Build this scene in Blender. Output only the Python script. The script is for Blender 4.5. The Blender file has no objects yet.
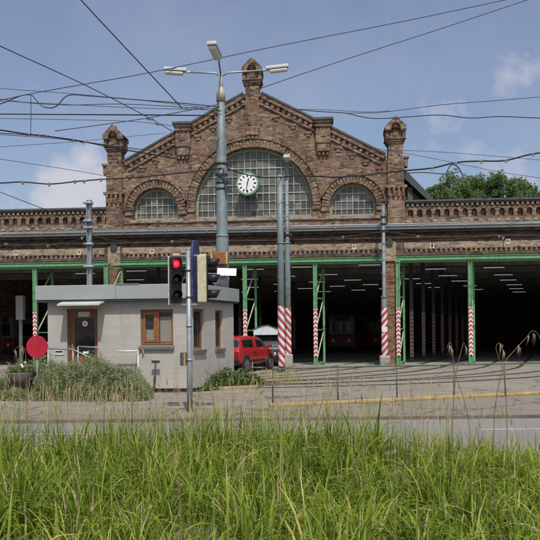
import bpy, math, random
import numpy as np
from mathutils import Vector, Matrix
from mathutils.geometry import tessellate_polygon
R = math.radians
rnd = random.Random(7)
S = bpy.context.scene
COL = S.collection

# ------------------------------------------------------------------ camera
F, CX, CY, ROLL, YAW = 700.0, 270.0, 333.0, 0.010, R(4)
CAM = Vector((0, -34.1, 1.61))
cs, sn = math.cos(YAW), math.sin(YAW)
RIGHT = Vector((cs, sn, 0)); FWD = Vector((-sn, cs, 0)); UP = Vector((0, 0, 1))


def ray(x, y):
    u, v = x - CX, CY - y
    u2 = u * math.cos(ROLL) + v * math.sin(ROLL)
    v2 = -u * math.sin(ROLL) + v * math.cos(ROLL)
    return RIGHT * u2 + FWD * F + UP * v2


def at(x, y, Y):
    d = ray(x, y)
    return CAM + d * ((Y - CAM.y) / d.y)


def gr(x, y, z=0.0):
    d = ray(x, y)
    return CAM + d * ((z - CAM.z) / d.z)


cam_d = bpy.data.cameras.new('camera')
cam = bpy.data.objects.new('camera', cam_d); COL.objects.link(cam)
cam_d.sensor_width = 36; cam_d.lens = 36 * F / 540
cam_d.shift_y = (CY - 270) / 540
cam_d.clip_end = 2000
r_ = RIGHT * math.cos(ROLL) - UP * math.sin(ROLL)
u_ = UP * math.cos(ROLL) + RIGHT * math.sin(ROLL)
m = Matrix((r_, u_, -FWD)).transposed().to_4x4(); m.translation = CAM
cam.matrix_world = m
S.camera = cam

# ------------------------------------------------------------------ materials
MATS = {}


def newmat(name):
    mt = bpy.data.materials.new(name); mt.use_nodes = True
    nt = mt.node_tree
    return mt, nt, nt.nodes['Principled BSDF']


def N(nt, t, **kw):
    n = nt.nodes.new(t)
    for k, v in kw.items():
        if k.startswith('_'):
            setattr(n, k[1:], v)
        else:
            n.inputs[k.replace('__', ' ')].default_value = v
    return n


def rgba(c):
    return (c[0], c[1], c[2], 1)


def mixc(nt, fac, a, b, mode='MIX'):
    n = nt.nodes.new('ShaderNodeMix'); n.data_type = 'RGBA'; n.blend_type = mode
    for s, v in ((0, fac), (6, a), (7, b)):
        if hasattr(v, 'node'):
            nt.links.new(v, n.inputs[s])
        elif s == 0:
            n.inputs[s].default_value = v
        else:
            n.inputs[s].default_value = rgba(v)
    return n.outputs[2]


def ramp(nt, src, stops):
    n = nt.nodes.new('ShaderNodeValToRGB')
    el = n.color_ramp.elements
    while len(el) < len(stops):
        el.new(0.5)
    for e, (p, c) in zip(el, stops):
        e.position = p
        e.color = rgba(c) if hasattr(c, '__len__') else (c, c, c, 1)
    nt.links.new(src, n.inputs[0])
    return n.outputs[0]


def math_(nt, op, a, b=None):
    n = nt.nodes.new('ShaderNodeMath'); n.operation = op
    for i, v in enumerate((a, b)):
        if v is None:
            continue
        if hasattr(v, 'node'):
            nt.links.new(v, n.inputs[i])
        else:
            n.inputs[i].default_value = v
    return n.outputs[0]


def coords(nt, kind='Object'):
    return nt.nodes.new('ShaderNodeTexCoord').outputs[kind]


def noise(nt, vec, scale, detail=5, rough=.6):
    n = N(nt, 'ShaderNodeTexNoise', Scale=scale, Detail=detail, Roughness=rough)
    nt.links.new(vec, n.inputs['Vector'])
    return n.outputs['Fac']


def bump(nt, b, h, strength=.3, dist=.02):
    n = N(nt, 'ShaderNodeBump', Strength=strength, Distance=dist)
    nt.links.new(h, n.inputs['Height']); nt.links.new(n.outputs[0], b.inputs['Normal'])


def simple(name, c, rough=.6, metal=0, var=.25, scale=6, dirt_or_sheen=None, spec=.4, coord='Object', bumpy=0):
    if name in MATS:
        return MATS[name]
    mt, nt, b = newmat(name)
    v = coords(nt, coord)
    f = noise(nt, v, scale, 6, .65)
    dark = [x * (1 - var) for x in c]; lite = [min(1, x * (1 + var)) for x in c]
    col = ramp(nt, f, [(.3, dark), (.7, lite)])
    if dirt_or_sheen:
        f2 = noise(nt, v, scale * .37, 8, .7)
        k = ramp(nt, f2, [(.5, 0.0), (.68, 1.0)])
        col = mixc(nt, k, col, dirt_or_sheen)
    nt.links.new(col, b.inputs['Base Color'])
    rr = ramp(nt, f, [(.2, rough * .8), (.8, min(1, rough * 1.2))])
    nt.links.new(rr, b.inputs['Roughness'])
    b.inputs['Metallic'].default_value = metal
    b.inputs['Specular IOR Level'].default_value = spec
    if bumpy:
        bump(nt, b, f, bumpy)
    MATS[name] = mt
    return mt


def brick_mat(name, c1, c2, mortar, pale, soot, pale_lo=.5, soot_lo=.55):
    mt, nt, b = newmat(name)
    v = coords(nt)
    sep = nt.nodes.new('ShaderNodeSeparateXYZ'); nt.links.new(v, sep.inputs[0])
    xy = math_(nt, 'ADD', sep.outputs[0], sep.outputs[1])
    cmb = nt.nodes.new('ShaderNodeCombineXYZ')
    nt.links.new(xy, cmb.inputs[0]); nt.links.new(sep.outputs[2], cmb.inputs[1])
    br = N(nt, 'ShaderNodeTexBrick', Scale=1.0)
    br.inputs['Color1'].default_value = rgba(c1); br.inputs['Color2'].default_value = rgba(c2)
    br.inputs['Mortar'].default_value = rgba(mortar)
    br.inputs['Brick Width'].default_value = .27; br.inputs['Row Height'].default_value = .082
    br.inputs['Mortar Size'].default_value = .011; br.inputs['Mortar Smooth'].default_value = .3
    nt.links.new(cmb.outputs[0], br.inputs['Vector'])
    # single bricks that differ
    mp = N(nt, 'ShaderNodeMapping'); mp.inputs['Scale'].default_value = (4.6, 4.6, 12.2)
    nt.links.new(v, mp.inputs[0])
    vor = N(nt, 'ShaderNodeTexVoronoi', Scale=1.0); nt.links.new(mp.outputs[0], vor.inputs['Vector'])
    spc = nt.nodes.new('ShaderNodeSeparateColor'); nt.links.new(vor.outputs['Color'], spc.inputs[0])
    k1 = ramp(nt, spc.outputs[0], [(.64, 0.0), (.9, .7)])
    k2 = ramp(nt, spc.outputs[1], [(.66, 0.0), (.92, .75)])
    col = mixc(nt, k1, br.outputs['Color'], pale)
    col = mixc(nt, k2, col, soot)
    big = noise(nt, v, .8, 12, .75)
    col = mixc(nt, ramp(nt, big, [(pale_lo, 0.0), (pale_lo + .18, .6)]), col, pale)
    redn = noise(nt, v, 1.3, 10, .75)
    col = mixc(nt, ramp(nt, redn, [(.52, 0.0), (.68, .4)]), col, (.21, .09, .053))
    big2 = noise(nt, v, 1.9, 12, .78)
    col = mixc(nt, ramp(nt, big2, [(soot_lo - .03, 0.0), (soot_lo + .12, .6)]), col, soot)
    eff = noise(nt, v, 2.7, 12, .8)
    col = mixc(nt, ramp(nt, eff, [(.55, 0.0), (.66, .32)]), col, (.42, .36, .28))
    streak = N(nt, 'ShaderNodeMapping'); streak.inputs['Scale'].default_value = (2.2, 2.2, .35); nt.links.new(v, streak.inputs[0])
    col = mixc(nt, ramp(nt, noise(nt, streak.outputs[0], 1.0, 8, .7), [(.52, 0.0), (.72, .5)]), col, soot)
    fine = noise(nt, v, 14, 8, .75)
    col = mixc(nt, .85, col, ramp(nt, fine, [(.3, .4), (.7, 1.15)]), 'MULTIPLY')
    nt.links.new(col, b.inputs['Base Color'])
    b.inputs['Roughness'].default_value = .92; b.inputs['Specular IOR Level'].default_value = .2
    bump(nt, b, mixc(nt, .5, br.outputs['Fac'], fine), -.5, .015)
    MATS[name] = mt
    return mt


M_BRICK = brick_mat('weathered_brick', (.24, .138, .09), (.135, .074, .051), (.29, .245, .19), (.385, .305, .215), (.04, .032, .029))
M_RBRICK = brick_mat('reddish_brick', (.30, .125, .075), (.2, .09, .06), (.3, .25, .2), (.33, .2, .13), (.06, .04, .035), .55)
M_PALEBRICK = brick_mat('pale_brick', (.36, .28, .19), (.27, .195, .135), (.36, .31, .25), (.45, .37, .27), (.1, .075, .06), .42, .62)
M_DARKBRICK = brick_mat('shaded_brick', (.15, .1, .075), (.09, .065, .05), (.17, .145, .12), (.19, .145, .11), (.04, .033, .03), .6, .5)  # darker brick copy, shade below the gutter put into its colour
M_GREEN = simple('green_paint', (.105, .28, .125), .55, var=.25, scale=6, dirt_or_sheen=(.17, .26, .15))
M_GREEN2 = simple('pale_green_paint', (.34, .41, .23), .6, var=.2, scale=8)
M_ZINC = simple('zinc_sheet', (.25, .265, .27), .45, .3, .15, 2.5, dirt_or_sheen=(.22, .23, .23))
M_CAPST = simple('parapet_cap', (.075, .075, .08), .8, var=.4, scale=3)
M_POLE = simple('grey_pole_paint', (.165, .205, .22), .55, .1, .18, 4, dirt_or_sheen=(.12, .135, .135))
M_POLEG = simple('galvanised_steel', (.28, .31, .33), .45, .4, .15, 4)
M_CONC = simple('concrete', (.33, .31, .28), .9, var=.2, scale=5, dirt_or_sheen=(.2, .185, .16), bumpy=.3)
M_BLACK = simple('black_plastic', (.012, .012, .013), .5, var=.3)
M_RUBBER = simple('rubber', (.02, .02, .02), .8, var=.3)
M_DARKST = simple('dark_steel', (.045, .05, .05), .55, .3, .3)
M_WIRE = simple('wire_dark', (.05, .054, .062), .6, .3, .2)
M_CABLE = simple('black_cable_sheath', (.015, .016, .02), .5, 0, .2)
M_WHITE = simple('white_paint', (.6, .6, .59), .5, var=.06)
M_CREAM = simple('cream_plastic', (.43, .41, .26), .65, var=.2, scale=9, dirt_or_sheen=(.33, .3, .19))
M_RED = simple('red_paint', (.36, .012, .03), .5, var=.15, scale=5)
M_LAMPW = simple('lamp_housing', (.5, .53, .53), .45, var=.1)
M_LAMPG = simple('lamp_diffuser', (.55, .56, .55), .25, var=.08)
M_RUST = simple('rusty_steel', (.22, .085, .03), .85, var=.5, scale=6, dirt_or_sheen=(.09, .045, .03), bumpy=.3)
M_WOODR = simple('stained_wood', (.215, .085, .032), .55, var=.3, scale=9)
M_WOODD = simple('dark_stained_wood', (.16, .06, .028), .5, var=.3, scale=9)
M_TRIM = simple('sheet_fascia', (.285, .315, .31), .45, .15, .06, .9, dirt_or_sheen=(.29, .31, .29))
M_AWN = simple('awning_sheet', (.44, .45, .43), .5, var=.08, scale=3)
M_INT = simple('hall_plaster', (.26, .25, .235), .95, var=.35, scale=1.2)
M_FLOOR = simple('hall_concrete', (.24, .225, .205), .9, var=.3, scale=1.5)
M_SIGNB = simple('blue_enamel', (.028, .034, .13), .2, var=.3, scale=9, dirt_or_sheen=(.13, .115, .2))  # pale mottling is a reflection put into the enamel colour
M_SIGNW = simple('white_enamel', (.83, .78, .82), .4, var=.04)
M_CURT = simple('curtain', (.42, .38, .3), .9, var=.15, scale=30)
M_TIMB = simple('brown_boards', (.13, .06, .033), .8, var=.35, scale=4)
M_TEAL = simple('teal_boards', (.055, .095, .08), .7, var=.2, scale=4)
M_ROOF = simple('roof_felt', (.045, .062, .06), .7, var=.25, scale=3)
M_FENCE = simple('green_rail_paint', (.055, .10, .055), .6, var=.3, scale=6)


def glass(name, c=(.02, .024, .024), rough=.08, spec=.5):
    mt, nt, b = newmat(name)
    v = coords(nt)
    f = noise(nt, v, 1.7, 4)
    nt.links.new(ramp(nt, f, [(.35, [x * .6 for x in c]), (.65, [x * 1.7 for x in c])]), b.inputs['Base Color'])
    nt.links.new(ramp(nt, noise(nt, v, 2.6, 5), [(.3, rough * .6), (.7, rough * 2)]), b.inputs['Roughness'])
    b.inputs['Specular IOR Level'].default_value = spec
    MATS[name] = mt
    return mt


def pane_glass():
    """old multi-pane glazing: each little pane differs"""
    mt, nt, b = newmat('old_glazing')
    v = coords(nt)
    mp = N(nt, 'ShaderNodeMapping'); mp.inputs['Scale'].default_value = (3.2, 0, 2.44)
    nt.links.new(v, mp.inputs[0])
    vor = N(nt, 'ShaderNodeTexVoronoi', Scale=1.0, Randomness=0.0); nt.links.new(mp.outputs[0], vor.inputs['Vector'])
    spc = nt.nodes.new('ShaderNodeSeparateColor'); nt.links.new(vor.outputs['Color'], spc.inputs[0])
    col = ramp(nt, spc.outputs[0], [(0, (.04, .045, .042)), (.6, (.085, .09, .083)), (1, (.17, .175, .155))])
    nt.links.new(col, b.inputs['Base Color'])
    nt.links.new(ramp(nt, spc.outputs[1], [(0, .12), (1, .45)]), b.inputs['Roughness'])
    return mt


M_GLASS = glass('window_glass')
M_CARGL = glass('car_glass', (.012, .014, .015), .05)
M_PANES = pane_glass()


def car_paint(name, c):
    mt = simple(name, c, .35, 0, .06, 3)
    b = mt.node_tree.nodes['Principled BSDF']
    b.inputs['Coat Weight'].default_value = .6; b.inputs['Coat Roughness'].default_value = .1
    return mt


M_CARRED = car_paint('car_red', (.34, .012, .02))
M_CARBLUE = car_paint('car_blue', (.028, .036, .055))


def emit(name, c, s):
    mt, nt, b = newmat(name)
    b.inputs['Base Color'].default_value = rgba([x * .3 for x in c])
    b.inputs['Emission Color'].default_value = rgba(c); b.inputs['Emission Strength'].default_value = s
    return mt


M_REDLIT = emit('red_lens_lit', (1, .015, .05), .75)
M_REDCORE = emit('red_lamp_core', (1, .06, .12), 1.3)
M_TUBE = emit('tube_lit', (.9, .95, 1), .17)


def stripes(name, mode, period, k, a=(.62, .62, .6), b_=(.38, .03, .045)):
    """warning stripes: mode 'v' chevrons pointing up, 'd' diagonal"""
    mt, nt, b = newmat(name)
    sep = nt.nodes.new('ShaderNodeSeparateXYZ'); v = coords(nt); nt.links.new(v, sep.inputs[0])
    x = sep.outputs[0]
    if mode == 'v':
        x = math_(nt, 'ABSOLUTE', x)
    t = math_(nt, 'ADD', sep.outputs[2], math_(nt, 'MULTIPLY', x, k))
    t = math_(nt, 'FRACT', math_(nt, 'MULTIPLY', t, 1 / period))
    f = math_(nt, 'GREATER_THAN', t, .5)
    col = mixc(nt, f, b_, a)
    g = noise(nt, v, 7, 6, .7)
    col = mixc(nt, ramp(nt, g, [(.5, 0.0), (.7, .7)]), col, (.27, .22, .19))
    g2 = noise(nt, v, 22, 5, .8)
    col = mixc(nt, ramp(nt, g2, [(.6, 0.0), (.68, .6)]), col, (.2, .18, .16))
    nt.links.new(col, b.inputs['Base Color']); b.inputs['Roughness'].default_value = .6
    return mt


M_CHEV = stripes('chevron_paint', 'v', .205, 1.0)
M_CHEVD = stripes('shaded_chevron', 'v', .205, 1.0, (.32, .27, .26), (.16, .03, .04))  # darker copy of the chevron paint: dimness of the hall put into its colours
M_DIAG = stripes('diagonal_stripes', 'd', .34, 1.15)
M_DIAG2 = stripes('diagonal_stripes_up', 'd', .34, -1.15)


def plaster():
    mt, nt, b = newmat('grey_render')
    v = coords(nt)
    f = noise(nt, v, 1.3, 8, .7)
    col = ramp(nt, f, [(.3, (.325, .31, .28)), (.7, (.395, .38, .345))])
    mp = N(nt, 'ShaderNodeMapping'); mp.inputs['Scale'].default_value = (.8, .8, 9)
    nt.links.new(v, mp.inputs[0])
    h = noise(nt, mp.outputs[0], 1.0, 4)
    col = mixc(nt, ramp(nt, h, [(.45, 0.0), (.7, .4)]), col, (.45, .425, .37))
    mp2 = N(nt, 'ShaderNodeMapping'); mp2.inputs['Scale'].default_value = (3.5, 3.5, .3)
    nt.links.new(v, mp2.inputs[0])
    h2 = noise(nt, mp2.outputs[0], 1.0, 6)
    col = mixc(nt, ramp(nt, h2, [(.5, 0.0), (.7, .6)]), col, (.27, .25, .215))
    pt = noise(nt, v, .9, 3, .5)
    col = mixc(nt, ramp(nt, pt, [(.56, 0.0), (.59, .2)]), col, (.43, .42, .375))
    nt.links.new(col, b.inputs['Base Color']); b.inputs['Roughness'].default_value = .95
    b.inputs['Specular IOR Level'].default_value = .15
    bump(nt, b, noise(nt, v, 25, 5), .25, .01)
    return mt


M_PLAST = plaster()


def asphalt(name, lo, hi, crack=None, scale=1.0):
    mt, nt, b = newmat(name)
    v = coords(nt)
    f = noise(nt, v, .45 * scale, 9, .75)
    fine = noise(nt, v, 38, 4, .8)
    col = ramp(nt, f, [(.3, lo), (.7, hi)])
    col = mixc(nt, .6, col, ramp(nt, fine, [(.3, .6), (.7, 1.0)]), 'MULTIPLY')
    if crack:
        n1 = N(nt, 'ShaderNodeTexVoronoi', Scale=.42); n1.feature = 'DISTANCE_TO_EDGE'
        wv = N(nt, 'ShaderNodeVectorMath', _operation='ADD')
        nz = N(nt, 'ShaderNodeTexNoise', Scale=1.4, Detail=6); nt.links.new(v, nz.inputs['Vector'])
        nt.links.new(v, wv.inputs[0]); nt.links.new(nz.outputs['Color'], wv.inputs[1])
        nt.links.new(wv.outputs[0], n1.inputs['Vector'])
        k = ramp(nt, n1.outputs['Distance'], [(.006, .8), (.02, 0.0)])
        col = mixc(nt, k, col, crack)
    p = noise(nt, v, .9 * scale, 6, .6)
    col = mixc(nt, ramp(nt, p, [(.58, 0.0), (.66, .35)]), col, [x * .55 for x in lo])
    nt.links.new(col, b.inputs['Base Color'])
    b.inputs['Roughness'].default_value = .9; b.inputs['Specular IOR Level'].default_value = .25
    bump(nt, b, fine, .4, .01)
    return mt


M_APRON = asphalt('worn_apron', (.215, .19, .155), (.31, .28, .235), (.07, .06, .05))
M_PAVE = asphalt('pavement_asphalt', (.195, .172, .142), (.265, .24, .2), (.08, .07, .055), 1.6)
M_ROAD = asphalt('road_asphalt', (.2, .19, .178), (.265, .255, .24), None, .8)
M_TAR = simple('tar_joint', (.05, .045, .042), .85, var=.4, scale=4)
M_RAIL = simple('rail_steel', (.16, .15, .14), .4, .6, .3)
M_SOIL = simple('dry_soil', (.13, .10, .065), 1, var=.4, scale=4, bumpy=.5)
M_YEL = simple('worn_yellow_paint', (.36, .255, .105), .85, var=.3, scale=5, dirt_or_sheen=(.24, .2, .145))
M_KERB = simple('kerb_stone', (.14, .115, .09), .95, var=.35, scale=3, dirt_or_sheen=(.075, .06, .045))
M_LINE = simple('road_paint', (.36, .36, .35), .8, var=.15, scale=3, dirt_or_sheen=(.2, .2, .2))
M_STRIP = simple('pale_gutter_stone', (.34, .33, .31), .9, var=.25, scale=2, dirt_or_sheen=(.18, .17, .15))


def leafmat(name, stops, trans=.35, rough=.6):
    mt, nt, b = newmat(name)
    a = nt.nodes.new('ShaderNodeAttribute'); a.attribute_name = 'tint'
    col = ramp(nt, a.outputs['Fac'], stops)
    nt.links.new(col, b.inputs['Base Color']); b.inputs['Roughness'].default_value = rough
    b.inputs['Specular IOR Level'].default_value = .25
    tr = nt.nodes.new('ShaderNodeBsdfTranslucent'); nt.links.new(col, tr.inputs[0])
    mx = nt.nodes.new('ShaderNodeMixShader'); mx.inputs[0].default_value = trans
    nt.links.new(b.outputs[0], mx.inputs[1]); nt.links.new(tr.outputs[0], mx.inputs[2])
    nt.links.new(mx.outputs[0], nt.nodes['Material Output'].inputs[0])
    return mt


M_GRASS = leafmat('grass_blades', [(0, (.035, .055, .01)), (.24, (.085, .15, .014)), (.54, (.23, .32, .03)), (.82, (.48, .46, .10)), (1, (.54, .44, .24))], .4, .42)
M_SHRUB = leafmat('shrub_leaves', [(0, (.13, .17, .08)), (.5, (.25, .30, .145)), (1, (.40, .44, .24))], .45, .8)
M_TREE = leafmat('tree_leaves', [(0, (.085, .14, .05)), (.5, (.15, .22, .085)), (1, (.22, .29, .12))], .45)
M_WEED = leafmat('weed_leaves', [(0, (.05, .095, .025)), (.5, (.10, .16, .045)), (1, (.19, .23, .08))], .3)
M_STRAW = leafmat('straw', [(0, (.22, .165, .09)), (.5, (.38, .30, .16)), (1, (.52, .43, .26))], .25, .8)
M_BARK = simple('bark', (.075, .055, .04), .95, var=.4, scale=5)

# ------------------------------------------------------------------ mesh helpers


class MB:
    def __init__(s):
        s.v = []; s.f = []; s.mi = []; s.cur = 0; s.sm = []; s.smooth = False

    def face(s, *ix):
        s.f.append(ix); s.mi.append(s.cur); s.sm.append(s.smooth)

    def box(s, x0, x1, y0, y1, z0, z1):
        b = len(s.v)
        s.v += [(x, y, z) for z in (z0, z1) for y in (y0, y1) for x in (x0, x1)]
        for q in ((0, 2, 3, 1), (4, 5, 7, 6), (0, 1, 5, 4), (1, 3, 7, 5), (3, 2, 6, 7), (2, 0, 4, 6)):
            s.face(*[b + i for i in q])
        return s

    def obox(s, c, ax, hx, ay, hy, az, hz):
        """oriented box: centre, axes and half sizes"""
        b = len(s.v); c = Vector(c); ax, ay, az = Vector(ax), Vector(ay), Vector(az)
        for k in (-1, 1):
            for j in (-1, 1):
                for i in (-1, 1):
                    s.v.append(tuple(c + ax * hx * i + ay * hy * j + az * hz * k))
        for q in ((0, 2, 3, 1), (4, 5, 7, 6), (0, 1, 5, 4), (1, 3, 7, 5), (3, 2, 6, 7), (2, 0, 4, 6)):
            s.face(*[b + i for i in q])
        return s

    def bar(s, p, q, w, h=None, up=(0, 0, 1)):
        p, q = Vector(p), Vector(q); d = (q - p); L = d.length; d.normalize()
        up = Vector(up)
        if abs(d.dot(up)) > .95:
            up = Vector((0, 1, 0))
        sd = d.cross(up).normalized(); u = sd.cross(d)
        return s.obox((p + q) / 2, d, L / 2, sd, w / 2, u, (h or w) / 2)

    def tube(s, pts, r, n=8, caps=True):
        pts = [Vector(p) for p in pts]; rs = r if hasattr(r, '__len__') else [r] * len(pts)
        old = s.smooth; s.smooth = True
        base = len(s.v); ref = None
        for i, p in enumerate(pts):
            d = (pts[min(i + 1, len(pts) - 1)] - pts[max(i - 1, 0)]).normalized()
            if ref is None:
                ref = Vector((0, 0, 1)) if abs(d.z) < .9 else Vector((1, 0, 0))
            a = d.cross(ref).normalized(); bq = a.cross(d).normalized(); ref = bq
            for k in range(n):
                t = 2 * math.pi * k / n
                s.v.append(tuple(p + a * math.cos(t) * rs[i] + bq * math.sin(t) * rs[i]))
        for i in range(len(pts) - 1):
            for k in range(n):
                a0 = base + i * n + k; a1 = base + i * n + (k + 1) % n
                s.face(a0, a1, a1 + n, a0 + n)
        s.smooth = False
        if caps:
            s.face(*[base + k for k in range(n)][::-1])
            s.face(*[base + (len(pts) - 1) * n + k for k in range(n)])
        s.smooth = old
        return s

    def lathe(s, prof, c=(0, 0, 0), n=16):
        c = Vector(c)
        return s.tube([c + Vector((0, 0, z)) for r, z in prof], [max(r, 1e-4) for r, z in prof], n)

    def disc(s, c, nrm, r, th, n=32):
        c = Vector(c); nrm = Vector(nrm).normalized()
        return s.tube([c - nrm * th / 2, c + nrm * th / 2], r, n)

    def prism(s, loops, map0, map1):
        """polygon with holes (2D loops), mapped to two 3D sheets and joined"""
        flat = [p for l in loops for p in l]
        tris = tessellate_polygon([[Vector((p[0], p[1], 0)) for p in l] for l in loops])
        b = len(s.v); n = len(flat)
        s.v += [tuple(map0(*p)) for p in flat]; s.v += [tuple(map1(*p)) for p in flat]
        for t in tris:
            a = (flat[t[1]][0] - flat[t[0]][0]) * (flat[t[2]][1] - flat[t[0]][1]) - (flat[t[1]][1] - flat[t[0]][1]) * (flat[t[2]][0] - flat[t[0]][0])
            t = t if a > 0 else t[::-1]
            s.face(*[b + i for i in t]); s.face(*[b + n + i for i in t[::-1]])
        o = b
        for l in loops:
            k = len(l)
            for i in range(k):
                j = (i + 1) % k
                s.face(o + i, o + i + n, o + j + n, o + j)
            o += k
        return s

    def xz(s, loops, y0, y1):
        return s.prism(loops, lambda x, z: (x, y0, z), lambda x, z: (x, y1, z))

    def build(s, name, mats, parent=None, loc=None, bevel=0, fixn=True):
        me = bpy.data.meshes.new(name)
        me.from_pydata(s.v, [], s.f)
        for mt in (mats if isinstance(mats, (list, tuple)) else [mats]):
            me.materials.append(mt)
        me.polygons.foreach_set('material_index', s.mi)
        me.polygons.foreach_set('use_smooth', s.sm)
        if fixn:
            import bmesh
            bm = bmesh.new(); bm.from_mesh(me)
            bmesh.ops.recalc_face_normals(bm, faces=bm.faces)
            bm.to_mesh(me); bm.free()
        me.update()
        o = bpy.data.objects.new(name, me); COL.objects.link(o)
        if parent is not None:
            o.parent = parent
        if loc is not None:
            o.location = loc
        if bevel:
            md = o.modifiers.new('bevel', 'BEVEL'); md.width = bevel; md.segments = 2; md.limit_method = 'ANGLE'
        return o


def tag(o, label=None, cat=None, group=None, kind=None):
    for k, v in (('label', label), ('category', cat), ('group', group), ('kind', kind)):
        if v:
            o[k] = v
    return o


def empty(name, loc=(0, 0, 0), rz=0):
    o = bpy.data.objects.new(name, None); COL.objects.link(o)
    o.location = loc; o.rotation_euler = (0, 0, rz); o.empty_display_size = .2
    return o


def copy_tree(o, parent=None):
    c = o.copy(); COL.objects.link(c)
    if parent is not None:
        c.parent = parent
    for ch in list(o.children):
        copy_tree(ch, c)
    return c


def struct(o):
    o['kind'] = 'structure'
    return o


def arch_loop(cx, hw, z0, zs, n=28, rise=None):
    """opening with a round head: half width hw, sill z0, spring zs"""
    rise = rise or hw
    pts = [(cx - hw, z0), (cx + hw, z0)]
    for i in range(n + 1):
        t = math.pi * i / n
        pts.append((cx + hw * math.cos(t), zs + rise * math.sin(t)))
    return pts


def rect(x0, x1, z0, z1):
    return [(x0, z0), (x1, z0), (x1, z1), (x0, z1)]


HAX = Vector((math.sin(R(18.5)), math.cos(R(18.5)), 0))      # direction of the tracks and of the hall
HSL = HAX.x / HAX.y

# ------------------------------------------------------------------ ground
def sheet(name, pts, z, mt, kind='structure'):
    mb = MB(); mb.v = [(x, y, z) for x, y in pts]; mb.face(*range(len(pts)))
    o = mb.build(name, mt, fixn=False); o['kind'] = kind
    return o


sheet('ground', [(-600, -600), (600, -600), (600, 600), (-600, 600)], -.12, M_SOIL)
KS = .073
def ky(x, off=0): return -20.86 + KS * x + off
def block(name, pts, z0, z1, mt):
    mb = MB(); mb.prism([pts], lambda x, y: (x, y, z1), lambda x, y: (x, y, z0))
    return struct(mb.build(name, mt))
block('apron', [(-150, ky(-150, .12)), (150, ky(150, .12)), (150, 140), (-150, 140)], -.119, 0, M_APRON)
block('kerb', [(-150, ky(-150)), (150, ky(150)), (150, ky(150, .117)), (-150, ky(-150, .117))], -.119, .008, M_KERB)
sheet('road', [(-150, ky(-150, -7.4)), (150, ky(150, -7.4)), (150, ky(150, .05)), (-150, ky(-150, .05))], -.05, M_ROAD)
def edge_off(x): return -3.45 - .3 * np.clip(np.asarray(x, float) + .5, 0, 1.6) - .72 * np.clip(np.asarray(x, float) - 1.1, 0, 3.2)
EX = [-150, -.5, .3, 1.1, 2.0, 3.0, 4.3, 150]
block('verge', [(-150, ky(-150, -60)), (150, ky(150, -60))] + [(x, ky(x, float(edge_off(x)))) for x in EX[::-1]], -.118, -.02, M_SOIL)
block('gutter_strip', [(x, ky(x, float(edge_off(x)) + .003)) for x in EX] + [(x, ky(x, float(edge_off(x)) + .4)) for x in EX[::-1]], -.117, -.035, M_STRIP)
mb = MB()
for x0, x1 in ((-14, -9.5), (-5.6, -3.4), (2.7, 5.6), (8, 11)):
    b = len(mb.v)
    mb.v += [(x0, ky(x0, -1.55), -.045), (x1, ky(x1, -1.55), -.045), (x1, ky(x1, -1.40), -.045), (x0, ky(x0, -1.40), -.045)]
    mb.face(b, b + 1, b + 2, b + 3)
struct(mb.build('lane_marking', M_LINE, fixn=False))
# pavement between the yellow kerb and the road
KL, KR = gr(300, 406), gr(540, 394.5)
kd = (KR - KL).normalized(); kn = Vector((-kd.y, kd.x, 0))
A, B = KL - kd * .7, KL + kd * 40
sheet('pavement', [(-40, ky(-40, .12)), (60, ky(60, .12)), (60, -4), (B.x, B.y - .06), (A.x, A.y - .06), (-4.2, -19.2), (-40, -21.5)], .004, M_PAVE)
mb = MB(); mb.smooth = False
n = 40
for i in range(n):
    p, q = A + (B - A) * (i / n), A + (B - A) * ((i + .985) / n)
    mb.obox((p + q) / 2 + Vector((0, 0, .04)), kd, (q - p).length / 2, kn, .075, UP, .042 + rnd.uniform(-.004, .004))
struct(mb.build('yellow_kerb', M_YEL, bevel=.02))

# tram tracks: straight out of each gate, then swinging left
GATES = [-12.4, -8.5, -5.35, -1.9, 1.75, 5.45, 8.9, 12.3]
rails, tar = MB(), MB()
def strip(mb, pts, w, z, gap=0):
    for i in range(len(pts) - 1):
        p, q = pts[i], pts[i + 1]
        d = (q - p).normalized(); s_ = Vector((-d.y, d.x, 0)) * (w / 2)
        b = len(mb.v)
        for c in (p - s_, p + s_, q + s_, q - s_):
            mb.v.append((c.x, c.y, z))
        mb.face(b, b + 1, b + 2, b + 3)
for gi, gx in enumerate(GATES):
    zt = .0045 + .0005 * gi
    for sgn in (-1, 1):
        pts = []
        c0 = Vector((gx, 0, 0)) + HAX * 14
        lat = Vector((HAX.y, -HAX.x, 0))
        for t in np.linspace(14, -1.5, 8):
            pts.append(Vector((gx, 0, 0)) + HAX * t + lat * (sgn * .72))
        ctr = Vector((gx, 0, 0)) - HAX * 1.5 - lat * 17.0
        Rr = 17.0 + sgn * .72
        a0 = math.atan2(lat.y, lat.x)
        for k in range(1, 40):
            a = a0 - k / 39 * R(66)
            pts.append(ctr + Vector((math.cos(a), math.sin(a), 0)) * Rr)
        e = pts[-1]; d = (pts[-1] - pts[-2]).normalized()
        for k in range(1, 8):
            pts.append(e + d * 4 * k)
        pts = [p for p in pts if p.y > -20.4 or p.x < -1]
        strip(tar, pts, .2 + .05 * (gi % 3), zt)
        strip(rails, pts, .05, zt + .006)
struct(tar.build('tarred_rail_joint', M_TAR, fixn=False))
struct(rails.build('tram_rails', M_RAIL, fixn=False))

# ------------------------------------------------------------------ depot
XC = -3.12
depot = empty('tram_depot', (XC, 0, 0))
tag(depot, 'long brown brick tram depot with central gable, arched windows and open green gates', 'depot')
X0, X1 = -27.0, 22.0
def dx(x): return x - XC
L0, L1 = dx(X0), dx(X1)
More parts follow.
